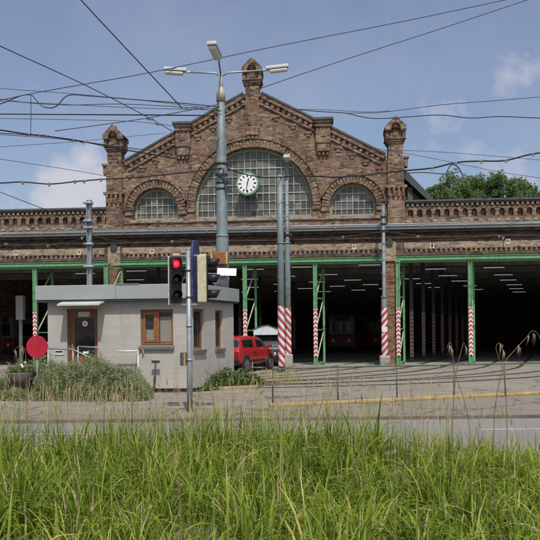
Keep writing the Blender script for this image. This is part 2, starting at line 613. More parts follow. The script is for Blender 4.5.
# gable wall with three window openings
GH = 6.9
def rake(o): return 13.47 - .53 * abs(o)
BIG = dict(cx=0, hw=2.87, z0=7.25, zs=7.78)
SIDES = [dict(cx=-4.82, hw=1.11, z0=7.22, zs=7.68), dict(cx=4.82, hw=1.11, z0=7.22, zs=7.68)]
outer = [(-GH, 6.62), (GH, 6.62), (GH, rake(GH)), (0, rake(0)), (-GH, rake(GH))]
holes = [arch_loop(**BIG, n=40)] + [arch_loop(**s_) for s_ in SIDES]
MB().xz([outer] + holes, -.12, .4).build('gable_wall', M_BRICK, depot)
# wall over the gates
mb = MB(); mb.box(L0, L1, .0, .5, 5.26, 6.62); mb.build('wall', M_DARKBRICK, depot)
mb = MB()
for a, b_ in ((L0, -7.45), (-6.55, 6.35), (7.25, L1)):
    mb.box(a, b_, -.05, -.002, 5.62, 5.9)
mb.build('brick_band', M_PALEBRICK, depot)
for a_, b_ in ((L0, -7.45), (-6.55, 6.35), (7.25, L1)):
    pts = [(a_, 5.62), (a_, 5.575)]; x = a_ + .05
    while x < b_ - .2:
        pts += [(x, 5.575), (x, 5.4), (x + .12, 5.4), (x + .12, 5.575)]; x += .235
    pts += [(b_, 5.575), (b_, 5.62)]
    mb = MB(); mb.xz([pts], -.06, -.002)
    mb.build('dentil_course', M_BRICK, depot)
mb = MB(); mb.box(L0, L1, -.1, -.003, 5.27, 5.38); mb.build('string_course', M_DARKBRICK, depot)
mb = MB(); mb.box(L0, L1, -.12, -.004, 6.1, 6.2); mb.box(L0, L1, -.2, -.004, 6.38, 6.49); mb.build('corbel_course', M_DARKBRICK, depot)
# gutter
mb = MB(); mb.box(L0, L1, -.42, -.125, 6.62, 6.77); mb.box(L0, L1, -.36, -.02, 6.5, 6.617)
for k in range(24):
    xx = L0 + 1 + k * 2.06
    mb.box(xx, xx + .05, -.43, -.1, 6.56, 6.79)
mb.build('gutter', M_ZINC, depot, bevel=.012)
# parapet wings with arcaded frieze
for side, (a, b_) in enumerate(((L0, -GH - .003), (GH + .003, L1))):
    mb = MB()
    mb.box(a, b_, .18, .5, 6.78, 7.72)                       # back of the niches
    loops = [rect(a, b_, 6.78, 7.62)]
    x = a + .25
    while x < b_ - .3:
        loops.append(arch_loop(x, .13, 7.12, 7.36, 8))
        x += .43
    mb.xz(loops, 0, .178)
    mb.build('parapet', M_BRICK, depot)
    mb = MB(); x = a
    while x < b_ - .2:
        mb.box(x, x + .13, -.07, -.003, 7.64, 7.75); x += .235
    x = a
    while x < b_ - .3:
        mb.box(x, x + .2, -.05, -.003, 6.86, 6.98); x += .43
    mb.box(a, b_, -.03, .178, 7.624, 7.636)
    mb.build('parapet_dentils', M_PALEBRICK, depot)
    mb = MB(); mb.box(a, b_, -.1, .5, 7.755, 7.83); mb.box(a, b_, -.16, .56, 7.832, 7.92); mb.build('parapet_cap', M_CAPST, depot)
# rake cornice, corbels and coping
mb, cp = MB(), MB()
for sg in (-1, 1):
    d = Vector((sg, 0, -.53)).normalized(); nn = Vector((sg * .53, 0, 1)).normalized()
    p0 = Vector((sg * .42, 0, rake(.42))); p1 = Vector((sg * 6.38, 0, rake(6.38)))
    L = (p1 - p0).length
    mid = (p0 + p1) / 2
    cp.obox(mid + nn * .05 + Vector((0, .12, 0)), d, L / 2, nn, .045, Vector((0, 1, 0)), .42)
    mb.obox(mid - nn * .10 + Vector((0, -.19, 0)), d, L / 2, nn, .095, Vector((0, 1, 0)), .065)
    mb.obox(mid - nn * .44 + Vector((0, -.165, 0)), d, L / 2, nn, .05, Vector((0, 1, 0)), .04)
    k = .2
    while k < L - .1:
        c = p0 + d * k - nn * .29
        mb.obox(c + Vector((0, -.17, 0)), d, .075, nn, .095, Vector((0, 1, 0)), .045)
        k += .3
    # stepped blind openings below the rake
    for o in (1.15, 1.95, 2.7, 4.15, 4.8, 5.45, 6.1):
        z = rake(o) - .78
        mb.box(sg * o - .17, sg * o + .17, -.19, -.123, z - .02, z + .1)
        mb.box(sg * o - .1, sg * o + .1, -.165, -.123, z - .16, z - .022)
mb.build('raking_cornice', M_BRICK, depot)
cp.build('coping', M_CAPST, depot)
# arch rings
def ring(cx, hw, z0, zs, w, n, proud, foot):
    mb = MB()
    for i in range(n):
        t = math.pi * (i + .5) / n
        rr = hw + w / 2 + .02
        c = Vector((cx + rr * math.cos(t), -.12 - proud / 2 - .002 - (.02 if i % 2 else 0), zs + rr * math.sin(t)))
        er = Vector((math.cos(t), 0, math.sin(t))); et = Vector((-math.sin(t), 0, math.cos(t)))
        mb.obox(c, er, w / 2, et, (math.pi * (hw + .02) / n) * .5 - .004, Vector((0, 1, 0)), proud / 2)
    # outer hood moulding
    m2 = 40
    for i in range(m2):
        t = math.pi * (i + .5) / m2; rr = hw + w + .085
        er = Vector((math.cos(t), 0, math.sin(t))); et = Vector((-math.sin(t), 0, math.cos(t)))
        mb.obox(Vector((cx + rr * math.cos(t), -.185, zs + rr * math.sin(t))), er, .045, et, math.pi * (rr + .04) / m2 / 2, Vector((0, 1, 0)), .06)
    for sg in (-1, 1):
        if foot:
            mb.box(cx + sg * (hw + .22) - .22, cx + sg * (hw + .22) + .22, -.2, -.123, zs - .2, zs - .02)
    return mb
ring(**BIG, w=.36, n=58, proud=.07, foot=True).build('arch_surround', M_BRICK, depot)
for s_ in SIDES:
    ring(**s_, w=.36, n=26, proud=.07, foot=True).build('arch_surround', M_BRICK, depot)
# string courses across the gable, sills
mb = MB()
for a, b_ in ((-GH + .5, -5.95), (-3.65, -2.9), (2.9, 3.65), (5.95, GH - .5)):
    mb.box(a, b_, -.17, -.123, 7.05, 7.12)
mb.box(-3.1, 3.1, -.2, -.123, 7.1, 7.245)
for sg in (-1, 1):
    mb.box(sg * 4.82 - 1.3, sg * 4.82 + 1.3, -.2, -.123, 7.09, 7.215)
mb.build('sill_course', M_PALEBRICK, depot)

def arched_window(cx, hw, z0, zs, sp, spx, name='window'):
    fr = MB()
    # outer frame: strip along the arch
    loops = [arch_loop(cx, hw - .003, z0 + .003, zs, 32), arch_loop(cx, hw - .12, z0 + .12, zs, 32)]
    fr.xz(loops, .12, .22)
    w = fr.build(name, simple('faded_frame_paint', (.25, .28, .185), .7, var=.3, scale=7, dirt_or_sheen=(.2, .2, .15)), depot)
    mu = MB()
    nx = int(round(2 * hw / spx)); nz = int((zs + hw - z0) / sp) + 1
    for i in range(1, nx):
        x = cx - hw + i * 2 * hw / nx
        top = zs + math.sqrt(max(0, (hw - .1) ** 2 - (x - cx) ** 2))
        t = .022 if i % 4 else .036
        mu.box(x - t / 2, x + t / 2, .15, .19, z0 + .1, top)
    for j in range(1, nz):
        z = z0 + j * sp
        if z > zs:
            q = (hw - .1) ** 2 - (z - zs) ** 2
            if q <= 0.02:
                continue
            half = math.sqrt(q)
        else:
            half = hw - .1
        t = .045 if j % 3 == 0 else .026
        mu.box(cx - half, cx + half, .153, .187, z - t / 2, z + t / 2)
    mu.build('muntins', simple('muntin_paint', (.40, .41, .37), .7, var=.25, scale=8, dirt_or_sheen=(.27, .26, .22)), w)
    g = MB(); g.xz([arch_loop(cx, hw - .05, z0 + .05, zs, 32)], .2, .215)
    g.build('pane', M_PANES, w)
arched_window(**BIG, sp=.41, spx=.31)
for s_ in SIDES:
    arched_window(**s_, sp=.38, spx=.275)

# pedestals on the rakes
for sg in (-1, 1):
    o = sg * 3.42
    mb = MB()
    mb.box(o - .36, o + .36, -.34, .45, 10.75, 11.5)
    mb.box(o - .42, o + .42, -.38, .47, 11.503, 11.6)
    mb.box(o - .36, o + .36, -.33, .45, 11.603, 11.72)
    for k in range(5):
        mb.box(o - .4 + k * .18, o - .32 + k * .18, -.42, -.383, 11.5, 11.6)
    mb.box(o - .44, o + .44, -.4, .5, 11.723, 11.82)
    mb.box(o - .3, o + .3, -.3, -.123, 10.35, 10.747)
    mb.box(o - .12, o + .12, -.37, -.343, 11.05, 11.35)
    for k in (-1, 0, 1):
        mb.box(o + k * .2 - .06, o + k * .2 + .06, -.26, -.123, 10.18, 10.347)
    p = mb.build('pedestal', M_BRICK, depot)
    MB().box(o - .5, o + .5, -.46, .55, 11.823, 11.95).build('pedestal_cap', M_CAPST, p, bevel=.02)

def pinnacle(o, base, top, w, name='pinnacle', low=None):
    """square shaft, corbelled head with niche and gabled pyramid"""
    H = top - base; h = w / 2
    mb = MB(); yc = .12
    def sq(r, z0, z1): mb.box(o - r, o + r, yc - r, yc + r, z0, z1)
    zh = top - 1.32
    if low is not None:
        sq(h * .94, low, low + (base - low) * .55)
        # corbel table at the step
        zc = low + (base - low) * .55
        for k in range(4):
            mb.box(o - h * .9 + k * h * .52, o - h * .9 + k * h * .52 + h * .26, yc - h * 1.17, yc - h * 1.03, zc - .42, zc)
        sq(h * 1.18, zc + .003, zc + .12)
        sq(h * .9, zc + .123, base)
        mb.box(o - h * 1.38, o - h * .99, yc - h * .5, yc + h * .5, base - .35, base + .05) if o < 0 else mb.box(o + h * .99, o + h * 1.38, yc - h * .5, yc + h * .5, base - .35, base + .05)
        mb.box(o - h * 1.5 if o < 0 else o + h * .99, o - h * .99 if o < 0 else o + h * 1.5, yc - h * .6, yc + h * .6, base + .053, base + .16)
    sq(h * .8, base + (.003 if low is not None else 0), zh)
    # blind slits
    for sx in (-1, 1):
        mb.box(o + sx * h * .42 - .05, o + sx * h * .42 + .05, yc - h * .8 - .05, yc - h * .8 - .002, base + .2, zh - .1)
    sq(h * .9, zh + .003, zh + .1); sq(h * 1.02, zh + .103, zh + .2); sq(h * 1.14, zh + .203, zh + .28)
    # head with niches: core + corner posts + small gables
    z0, z1 = zh + .283, zh + .78
    sq(h * .8, z0, z1)
    for sx in (-1, 1):
        for sy in (-1, 1):
            mb.box(o + sx * h * .93 - h * .17, o + sx * h * .93 + h * .17, yc + sy * h * .93 - h * .17, yc + sy * h * .93 + h * .17, z0, z1)
    # gables on four sides, pyramid
    g = h * 1.18; zt = z1 + .003
    pk = top - zt - .03
    for f in (0, 1):
        sy = -1 if f == 0 else 1
        ge = g * .99
        loops = [[(-ge, zt - .2), (-h * .55, zt - .2), (-h * .5, zt - .02), (-h * .3, zt + .12), (0, zt + .2), (h * .3, zt + .12), (h * .5, zt - .02), (h * .55, zt - .2), (ge, zt - .2), (ge, zt + .0), (0, zt + pk), (-ge, zt)]]
        mb.xz([[(o + u, z) for u, z in loops[0]]], yc + sy * g * 1.02 - .06, yc + sy * g * 1.02 + .06)
    # small round-headed niche panel in the head
    mb.box(o - h * .3, o + h * .3, yc - h * .86, yc - h * .803, z0 + .08, z1 - .12)
    sq(h * 1.1, zt - .06, zt - .003)
    mb.build(name, M_BRICK, depot)
    # stone pyramid cap
    mc = MB(); q = g * 1.0
    b = len(mc.v)
    mc.v += [(o - q, yc - q, zt + .0), (o + q, yc - q, zt), (o + q, yc + q, zt), (o - q, yc + q, zt), (o, yc, top - .01)]
    for k in range(4):
        mc.face(b + k, b + (k + 1) % 4, b + 4)
    mc.face(b + 3, b + 2, b + 1, b)
    mc.lathe([(.07, top - .12), (.06, top + .02), (.01, top + .07)], (o, yc, 0), 8)
    return mc
for sg in (-1, 1):
    mc = pinnacle(sg * 6.87, 9.9, 11.95, .86, low=6.78)
    mc.build('pinnacle_cap', M_RBRICK, depot)
mc = pinnacle(0, 11.55, 15.0, .84)
mc.build('pinnacle_cap', M_RBRICK, depot)
mb = MB(); mb.box(-.3, .3, -.3, -.123, 11.25, 11.545)
for k in (-1, 0, 1):
    mb.box(k * .2 - .06, k * .2 + .06, -.25, -.123, 11.08, 11.247)
mb.build('corbel', M_BRICK, depot)

# piers between the gate groups
for cx in (-24.0, -10.07, 3.42, 17.0):
    mb = MB(); w = .28
    mb.box(dx(cx) - w, dx(cx) + w, -.03, .55, 0, 5.0)
    mb.build('pier', M_RBRICK, depot)
    mb = MB(); mb.box(dx(cx) - w - .04, dx(cx) + w + .04, -.11, -.06, 5.02, 5.95); mb.box(dx(cx) - w, dx(cx) + w, -.055, .5, 5.003, 5.255)
    mb.build('pier_head', M_PALEBRICK, depot)
    mb = MB(); mb.disc((dx(cx), -.16, 5.92), (0, 1, 0), .17, .08, 16); mb.build('anchor_plate', M_DARKST, depot)
# green lintels
for a, b_ in ((X0, -24.31), (-23.69, -10.39), (-9.76, 3.1), (3.73, 16.69), (17.31, X1)):
    mb = MB(); mb.box(dx(a), dx(b_), -.13, .12, 5.03, 5.06); mb.box(dx(a), dx(b_), -.09, .08, 5.063, 5.2); mb.box(dx(a), dx(b_), -.13, .12, 5.203, 5.235)
    mb.box(dx(a), dx(b_), -.02, .05, 4.93, 5.027)
    mb.build('lintel', M_GREEN, depot)
# gate frames: front post with chevron panel, rear post, lattice between them
def gate_frame():
    mb = MB()
    mb.box(-.10, -.055, -.05, .12, 0, 4.95); mb.box(.055, .10, -.05, .12, 0, 4.95); mb.box(-.052, .052, .0, .04, 0, 4.95)
    mb.box(-.13, .13, -.07, .15, 4.95, 5.02)
    o = mb.build('gate_frame', M_GREEN, depot)
    MB().box(-.098, .098, -.062, -.053, .45, 2.76).build('warning_panel', M_CHEV, o)
    e = HAX * 1.32
    r = MB(); r.bar((e.x, e.y, 0), (e.x, e.y, 4.95), .11); r.bar((0, .12, 4.88), (e.x, e.y, 4.88), .09); r.bar((0, .12, .12), (e.x, e.y, .12), .09)
    for z in (1.75, 3.3):
        r.bar((0, .12, z), (e.x, e.y, z), .06)
    r.build('rear_post', M_GREEN, o)
    br = MB()
    for z in (.2, 1.8, 3.35):
        br.bar((.03, .2, z), (e.x - .03, e.y - .06, z + 1.45), .05, .05)
    br.build('brace', M_GREEN2, o)
    return o
g0 = gate_frame()
posts = [(-20.9, 0), (-17.6, 0), (at(35, 300, 0).x, 0), (at(106, 270, -1.15).x, -1.15), (-7.1, 0), (at(245, 300, 0).x, 0), (at(315.3, 300, 0).x, 0), (at(398, 300, -.15).x, -.15), (at(470.3, 300, 0).x, 0), (10.65, 0), (14.1, 0), (17.6, 0)]
for i, (x, y) in enumerate(posts):
    o = g0 if i == 0 else copy_tree(g0, depot)
    o.location = (dx(x), y, 0)
# threshold kerb
mb = MB(); mb.box(L0, L1, -.1, .25, -.02, .02); mb.build('threshold', M_CONC, depot)
# hall: walls, ceiling, roofs
def skew(x, y): return (dx(x) + HSL * y, y)
HLEN = 62.0
def quad_slab(mb, x0, x1, y0, y1, z0, z1):
    b = len(mb.v)
    for z in (z0, z1):
        for x, y in ((x0, y0), (x1, y0), (x1, y1), (x0, y1)):
            p = skew(x, y); mb.v.append((p[0], p[1], z))
    for q in ((3, 2, 1, 0), (4, 5, 6, 7), (0, 1, 5, 4), (1, 2, 6, 5), (2, 3, 7, 6), (3, 0, 4, 7)):
        mb.face(*[b + i for i in q])
mb = MB(); quad_slab(mb, X0, X1, .51, HLEN, 5.9, 6.1); mb.build('ceiling', M_INT, depot)
mb = MB(); quad_slab(mb, X0 - .4, X0, .0, HLEN, 0, 6.6); quad_slab(mb, X1, X1 + .4, .0, HLEN, 0, 6.6); mb.build('side_wall', M_BRICK, depot)
mb = MB(); quad_slab(mb, X0, X1, HLEN, HLEN + .4, 0, 6.6); mb.build('back_wall', M_INT, depot)
sheet_pts = [skew(X0, .26), skew(X1, .26), skew(X1, HLEN), skew(X0, HLEN)]
fl = sheet('hall_floor', [(p[0] + XC, p[1]) for p in sheet_pts], .004, M_FLOOR)
mb = MB()
for k in range(11):
    quad_slab(mb, X0, X1, 3.0 + k * 5.2, 3.25 + k * 5.2, 5.5, 5.897)
mb.build('ceiling_beam', M_INT, depot)
mb = MB(); quad_slab(mb, X0, XC - GH, .51, HLEN, 6.62, 6.9); quad_slab(mb, XC + GH, X1, .51, HLEN, 6.62, 6.9); mb.build('roof', M_ROOF, depot)
# main hall roof behind the gable, broken into a steep lower slope
prof = [(-6.7, 7.0), (9.3, 7.0), (9.3, 7.3), (7.1, 9.4), (0, 12.9), (-6.7, 9.55)]
def hm(y): return lambda x, z: (x + HSL * y, y, z)
MB().prism([[(-6.4, 7.0), (8.75, 7.0), (8.75, 7.25), (6.9, 9.1), (0, 12.5), (-6.4, 9.2)]], hm(1.0), hm(1.25)).build('timber_gable', M_TIMB, depot)
mb = MB(); mb.prism([prof], hm(1.3), hm(HLEN))
edge = [(6.9, 9.4), (9.15, 7.2), (9.4, 7.2), (7.12, 9.66), (0, 13.02), (0, 12.8)]
mb.prism([edge], hm(.6), hm(1.297));
mb.build('roof', M_ROOF, depot)
mb = MB(); mb.box(7.55, 7.8, .84, .97, 7.0, 8.75); mb.box(8.25, 8.4, .84, .97, 7.0, 8.1); mb.build('timber_post', M_TEAL, depot)

# interior columns with faint chevrons: rows behind the brick piers
col_root = None
def hall_column():
    r = MB(); r.box(-.09, .09, -.09, .09, 0, 5.9)
    o = r.build('hall_column', M_DARKST)
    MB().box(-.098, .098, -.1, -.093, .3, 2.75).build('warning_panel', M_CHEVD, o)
    return o
c0 = hall_column()
ORD = ['first', 'second', 'third', 'fourth', 'fifth', 'sixth', 'seventh', 'eighth', 'ninth']
first = True
for xb, nm, cnt in ((3.72, 'right brick pier', 8), (-9.8, 'left brick pier', 7)):
    for k in range(cnt):
        t = 3.3 * (k + 1)
        o = c0 if first else copy_tree(c0); first = False
        o.location = (xb + HSL * t + .05, t, .004)
        tag(o, f'{ORD[k]} chevron-striped steel column from the gates in the hall row behind the {nm}', 'column', 'striped columns inside the hall')
# tube lamps
def tube_lamp():
    m_ = MB(); m_.box(-.62, .62, -.06, .06, .03, .1); m_.box(-.3, -.28, -.01, .01, .1, .6); m_.box(.28, .3, -.01, .01, .1, .6)
    o = m_.build('tube_lamp', M_DARKST)
    t_ = MB(); t_.tube([(-.6, 0, 0), (.6, 0, 0)], .03, 8); t_.build('tube', M_TUBE, o)
    return o
l0 = tube_lamp(); first = True
ROWS = [(7.75, 7.6, 'gate at the right edge'), (4.2, 8.0, 'gate right of the right brick pier'), (1.2, 4.6, 'gate left of the right brick pier'), (-2.9, 5.2, 'gate with the parked cars'), (-5.9, 6.5, 'gate behind the traffic light'), (-9.2, 8.3, 'gate right of the left brick pier'), (-12.6, 6.2, 'gate behind the guard hut door'), (-16.4, 7.1, 'gate at the left edge')]
for x, t0, nm in ROWS:
    for k in range(6 if x > 7 else 5):
        t = t0 + k * 5.3 + rnd.uniform(-.3, .3)
        o = l0 if first else copy_tree(l0); first = False
        o.location = (x + HSL * t + rnd.uniform(-.15, .15), t, 5.3)
        tag(o, f'{ORD[k]} tube lamp counted inwards behind the {nm}', 'lamp', 'tube lamps in the hall')

# number plates
PL = [(508, 241.5), (432, 246), (354, 247), (152, 251.5), (79, 252.5), (16, 253)]
WH = ['above the rightmost gate', 'right of the right brick pier', 'left of the pier mast', 'left of the traffic light', 'above the guard hut door', 'at the left edge']
pl0 = None
for (px, py), wh in zip(PL, WH):
    p = at(px, py, -.06)
    if pl0 is None:
        m_ = MB(); m_.box(-.105, .105, -.012, 0, -.125, .125)
        pl0 = m_.build('number_plate', simple('plate_enamel', (.48, .43, .36), .5, var=.1)); o = pl0
        t_ = MB(); t_.xz([arch_loop(0, .055, -.03, .03, 10, .05)[:2] + arch_loop(0, .055, -.03, .03, 10, .05)[2:], rect(-.022, .022, -.015, .045)], -.016, -.0125)
        t_.build('numeral', M_BLACK, pl0)
    else:
        o = copy_tree(pl0)
    o.location = p
    tag(o, f'small white number plate on the brick band {wh}', 'plate', 'gate number plates')

# facade clock
ck = at(248, 184, -.55)
clock = empty('clock', ck, R(-8))
tag(clock, 'round green-cased clock with white dial in front of the big arched window', 'clock')
m_ = MB(); m_.disc((0, .1, 0), (0, 1, 0), .53, .36, 40); m_.disc((0, -.09, 0), (0, 1, 0), .56, .05, 40); m_.build('case', simple('clock_green', (.14, .28, .16), .45, var=.15), clock)
m_ = MB(); m_.bar((0, .25, 0), (0, .75, 0), .08); m_.build('bracket', M_DARKST, clock)
m_ = MB(); m_.disc((0, -.118, 0), (0, 1, 0), .475, .012, 40); m_.build('dial', simple('dial_white', (.72, .73, .76), .4, var=.05), clock)
m_ = MB()
for h in range(12):
    t = h * math.pi / 6; er = Vector((math.sin(t), 0, math.cos(t))); et = Vector((math.cos(t), 0, -math.sin(t)))
    m_.obox(er * .375 + Vector((0, -.128, 0)), er, .06, et, .03 if h % 3 else .038, Vector((0, 1, 0)), .002)
m_.build('hour_marks', M_BLACK, clock)
def hand(ang, L, w, y):
    t = R(ang); er = Vector((math.sin(t), 0, math.cos(t))); et = Vector((math.cos(t), 0, -math.sin(t)))
    MB().obox(er * (L / 2 - .04) + Vector((0, y, 0)), er, L / 2 + .03, et, w / 2, Vector((0, 1, 0)), .003).build('hand', M_BLACK, clock)
hand(15.5, .27, .05, -.135); hand(188, .38, .035, -.143)

# ------------------------------------------------------------------ guard hut
hut = empty('guard_hut', (0, 0, 0))
tag(hut, 'low grey rendered guard hut with flat sheet-edged roof and brown windows', 'hut')
FY = -15.15
def proj(p):
    q = Vector(p) - CAM
    u, v, w = q.dot(RIGHT), q.z, q.dot(FWD)
    u, v = F * u / w, F * v / w
    return CX + u * math.cos(ROLL) - v * math.sin(ROLL), CY - (u * math.sin(ROLL) + v * math.cos(ROLL))
CL, CR = at(48, 350, FY), at(191.5, 350, FY)
side = Vector((math.sin(R(19)), math.cos(R(19)), 0))
a = Vector((CL.x, FY + .0, 0)); b = Vector((CR.x, FY, 0)); b_ = b
def su(px):
    best = min(np.linspace(0, 4.5, 451), key=lambda u: abs(proj(b_ + side * u + Vector((0, 0, 1.6)))[0] - px))
    return float(best)
SLEN = su(233.6)
c = b + side * SLEN; d = Vector((CL.x + .6, c.y, 0))
ZT = 2.98
# front wall with door and window openings
DX0, DX1 = at(67, 320, FY).x, at(97.5, 320, FY).x
WX0, WX1 = at(140.5, 320, FY).x, at(173, 320, FY).x
WZ0, WZ1 = at(155, 347, FY).z, at(155, 309.5, FY).z
mb = MB()
mb.xz([rect(a.x, b.x, 0.12, ZT), rect(DX0, DX1, .25, 2.33), rect(WX0, WX1, WZ0, WZ1)], FY, FY + .25)
# right side wall with two narrow windows
SN = Vector((side.y, -side.x, 0))
def smap(dep): return lambda u, z: tuple(b + side * u - SN * dep + Vector((0, 0, z)))
# the narrow windows' place along the side wall
U = [(su(193.5), su(204)), (su(215.5), su(223))]
SZ0, SZ1 = 1.18, 2.3
mb.prism([rect(.003, SLEN, .12, ZT)] + [rect(u0, u1, SZ0, SZ1) for u0, u1 in U], smap(0), smap(.25))
# left and back walls
mb.prism([rect(0, (d - a).length, .12, ZT)], lambda u, z: tuple(a + (d - a).normalized() * u + Vector((0, .26, z)) if u < .01 else a + (d - a).normalized() * u + Vector((0, 0, z))), lambda u, z: tuple(a + (d - a).normalized() * u + Vector((.25, .26 if u < .01 else 0, z))))
mb.box(d.x + .26, c.x - .35, c.y - .25, c.y, .12, ZT)
mb.build('wall', M_PLAST, hut)
mb = MB(); mb.prism([[(a.x + .06, a.y + .06), (b.x - .03, b.y + .06), (c.x - .07, c.y - .05), (d.x + .06, d.y - .05)]], lambda x, y: (x, y, 0), lambda x, y: (x, y, .117)); mb.build('plinth', simple('dark_plinth', (.09, .075, .06), .95, var=.3), hut)
mb = MB(); mb.prism([[(a.x + .26, a.y + .3), (b.x - .3, b.y + .3), (c.x - .4, c.y - .3), (d.x + .3, d.y - .3)]], lambda x, y: (x, y, .24), lambda x, y: (x, y, .13)); mb.build('floor', M_FLOOR, hut)
ov = .25
ra = Vector((a.x - ov, a.y - ov, 0)); rb = Vector((b.x + ov * .7, b.y - ov, 0)); rc = c + SN * ov * .6 + side * .12; rd = Vector((d.x - ov, c.y + .3, 0))
loop = [(p.x, p.y) for p in (ra, rb, rc, rd)]
rz0, rz1 = at(150, 298.7, FY - ov).z, at(150, 284, FY - ov).z
mb = MB(); mb.prism([loop], lambda x, y: (x, y, rz1), lambda x, y: (x, y, rz0)); mb.build('roof', M_TRIM, hut, bevel=.012)
ctr = (ra + rb + rc + rd) / 4
l2 = [((p[0] - ctr.x) * .985 + ctr.x, (p[1] - ctr.y) * .985 + ctr.y) for p in loop]
mb = MB(); mb.prism([l2], lambda x, y: (x, y, rz0 - .003), lambda x, y: (x, y, rz0 - .05)); mb.build('roof_soffit', M_DARKST, hut)
mb = MB(); mb.bar((ra.x + 2.25, ra.y - .006, rz0), (ra.x + 2.25, ra.y - .006, rz1), .012, .008); mb.bar((ra.x + 2.25, ra.y - .004, rz1 + .01), (ra.x + 2.9, ra.y - .004, rz1 + .01), .03, .02); mb.build('fascia_joint', M_ZINC, hut)
# awning over the door
p0, p1 = at(57, 304, FY - .62), at(99, 303.5, FY - .62)
mb = MB(); bq = len(mb.v)
zf, zb = at(78, 305.5, FY - .62).z, at(78, 305.5, FY - .62).z + .12
for (x, y, z) in ((p0.x, FY - .62, zf), (p1.x, FY - .62, zf), (p1.x + .02, FY - .003, zb), (p0.x - .02, FY - .003, zb)):
    mb.v += [(x, y, z), (x, y, z + .045)]
mb.face(0, 2, 4, 6); mb.face(1, 3, 5, 7); mb.face(0, 2, 3, 1); mb.face(2, 4, 5, 3); mb.face(4, 6, 7, 5); mb.face(6, 0, 1, 7)
mb.build('awning', M_AWN, hut)
for xx in (p0.x + .1, p1.x - .1):
    MB().bar((xx, FY - .003, zb - .06), (xx, FY - .5, zf - .012), .025).build('awning_bracket', M_ZINC, hut)
# door
mb = MB(); mb.xz([rect(DX0 + .004, DX1 - .004, .25, 2.326), rect(DX0 + .2, DX1 - .11, 1.04, 2.08)], FY + .07, FY + .13)
mb.box(DX0 + .004, DX0 + .07, FY + .05, FY + .068, .25, 2.326); mb.box(DX1 - .07, DX1 - .004, FY + .05, FY + .068, .25, 2.326); mb.box(DX0 + .073, DX1 - .073, FY + .05, FY + .068, 2.26, 2.326)
door = mb.build('door', M_WOODD, hut)
MB().box(DX0 + .21, DX1 - .12, FY + .055, FY + .068, .32, .95).build('lower_panel', M_WOODR, door)
MB().box(DX0 + .2, DX1 - .11, FY + .09, FY + .1, 1.04, 2.08).build('pane', M_GLASS, door)
MB().box(DX0 + .3, DX0 + .62, FY + .06, FY + .068, 2.11, 2.25).build('notice', simple('notice_paper', (.5, .48, .44), .8, var=.15), door)
m_ = MB(); xx = (DX0 + DX1) / 2 + .05
m_.disc((xx, FY + .085, 1.92), (0, 1, 0), .075, .006, 20); m_.build('sticker', M_SIGNW, door)
m_ = MB(); m_.disc((xx, FY + .08, 1.92), (0, 1, 0), .03, .004, 14); m_.build('sticker_mark', M_RED, door)
MB().box(xx - .06, xx + .09, FY + .082, FY + .088, 1.09, 1.15).build('sticker', M_SIGNW, door)
MB().bar((DX0 + .14, FY + .03, 1.15), (DX0 + .14, FY + .03, 1.35), .03).build('handle', M_ZINC, door)
# plate and letter slot by the door
qp = at(59, 352, FY - .012)
m_ = MB(); m_.box(qp.x - .13, qp.x + .13, FY - .02, FY - .003, qp.z - .08, qp.z + .08); lp = m_.build('letter_box', simple('pale_plate', (.5, .5, .48), .5), hut)
MB().box(qp.x - .1, qp.x + .1, FY - .026, FY - .0205, qp.z - .01, qp.z + .03).build('slot', M_BLACK, lp)
# windows
def window(mapf, w, z0, z1, split, name='window'):
    """casement in wall: mapf(u, depth, z)"""
    mb = MB()
    def bx(u0, u1, d0, d1, za, zb_):
        b_ = len(mb.v)
        for z in (za, zb_):
            for u, dd in ((u0, d0), (u1, d0), (u1, d1), (u0, d1)):
                mb.v.append(tuple(mapf(u, dd, z)))
        for q in ((3, 2, 1, 0), (4, 5, 6, 7), (0, 1, 5, 4), (1, 2, 6, 5), (2, 3, 7, 6), (3, 0, 4, 7)):
            mb.face(*[b_ + i for i in q])
    t = .065
    bx(.004, t, .08, .16, z0 + .004, z1 - .004); bx(w - t, w - .004, .08, .16, z0 + .004, z1 - .004)
    bx(t + .002, w - t - .002, .083, .157, z1 - t, z1 - .004); bx(t + .002, w - t - .002, .083, .157, z0 + .004, z0 + t)
    if split:
        s_ = w * .52
        bx(s_ - .055, s_ + .035, .07, .15, z0 + t, z1 - t)
        for (u0, u1) in ((t + .003, t + .06), (s_ - .115, s_ - .058)):
            bx(u0, u1, .065, .14, z0 + t + .01, z1 - t - .01)
        bx(t + .062, s_ - .118, .066, .139, z1 - t - .07, z1 - t - .01); bx(t + .062, s_ - .118, .066, .139, z0 + t + .01, z0 + t + .07)
    o = mb.build(name, M_WOODR, hut)
    mb = MB()
    bx(t, w - t, .115, .125, z0 + t, z1 - t); mb.build('pane', M_GLASS, o)
    return o, MB
w1, _ = window(lambda u, dd, z: (WX0 + u, FY + dd, z), WX1 - WX0, WZ0 + .06, WZ1, True)
xm = WX0 + (WX1 - WX0) * .52
MB().box(xm + .05, WX1 - .07, FY + .108, FY + .113, WZ0 + .14, WZ1 - .2).build('blind', simple('net_curtain', (.2, .19, .15), .8, var=.2, scale=40), w1)
MB().box(WX0 + .13, xm - .12, FY + .108, FY + .113, WZ0 + .14, WZ0 + .48).build('blind', simple('net_curtain', (.2, .19, .15)), w1)
m_ = MB(); m_.box(WX0 - .04, WX1 + .03, FY - .07, FY + .078, WZ0 - .005, WZ0 + .05); m_.build('sill', M_ZINC, w1)
MB().box(WX0 - .05, WX1 + .03, FY - .075, FY - .003, WZ0 - .07, WZ0 - .008).build('sill_band', simple('dark_slate', (.1, .11, .1), .8), w1)
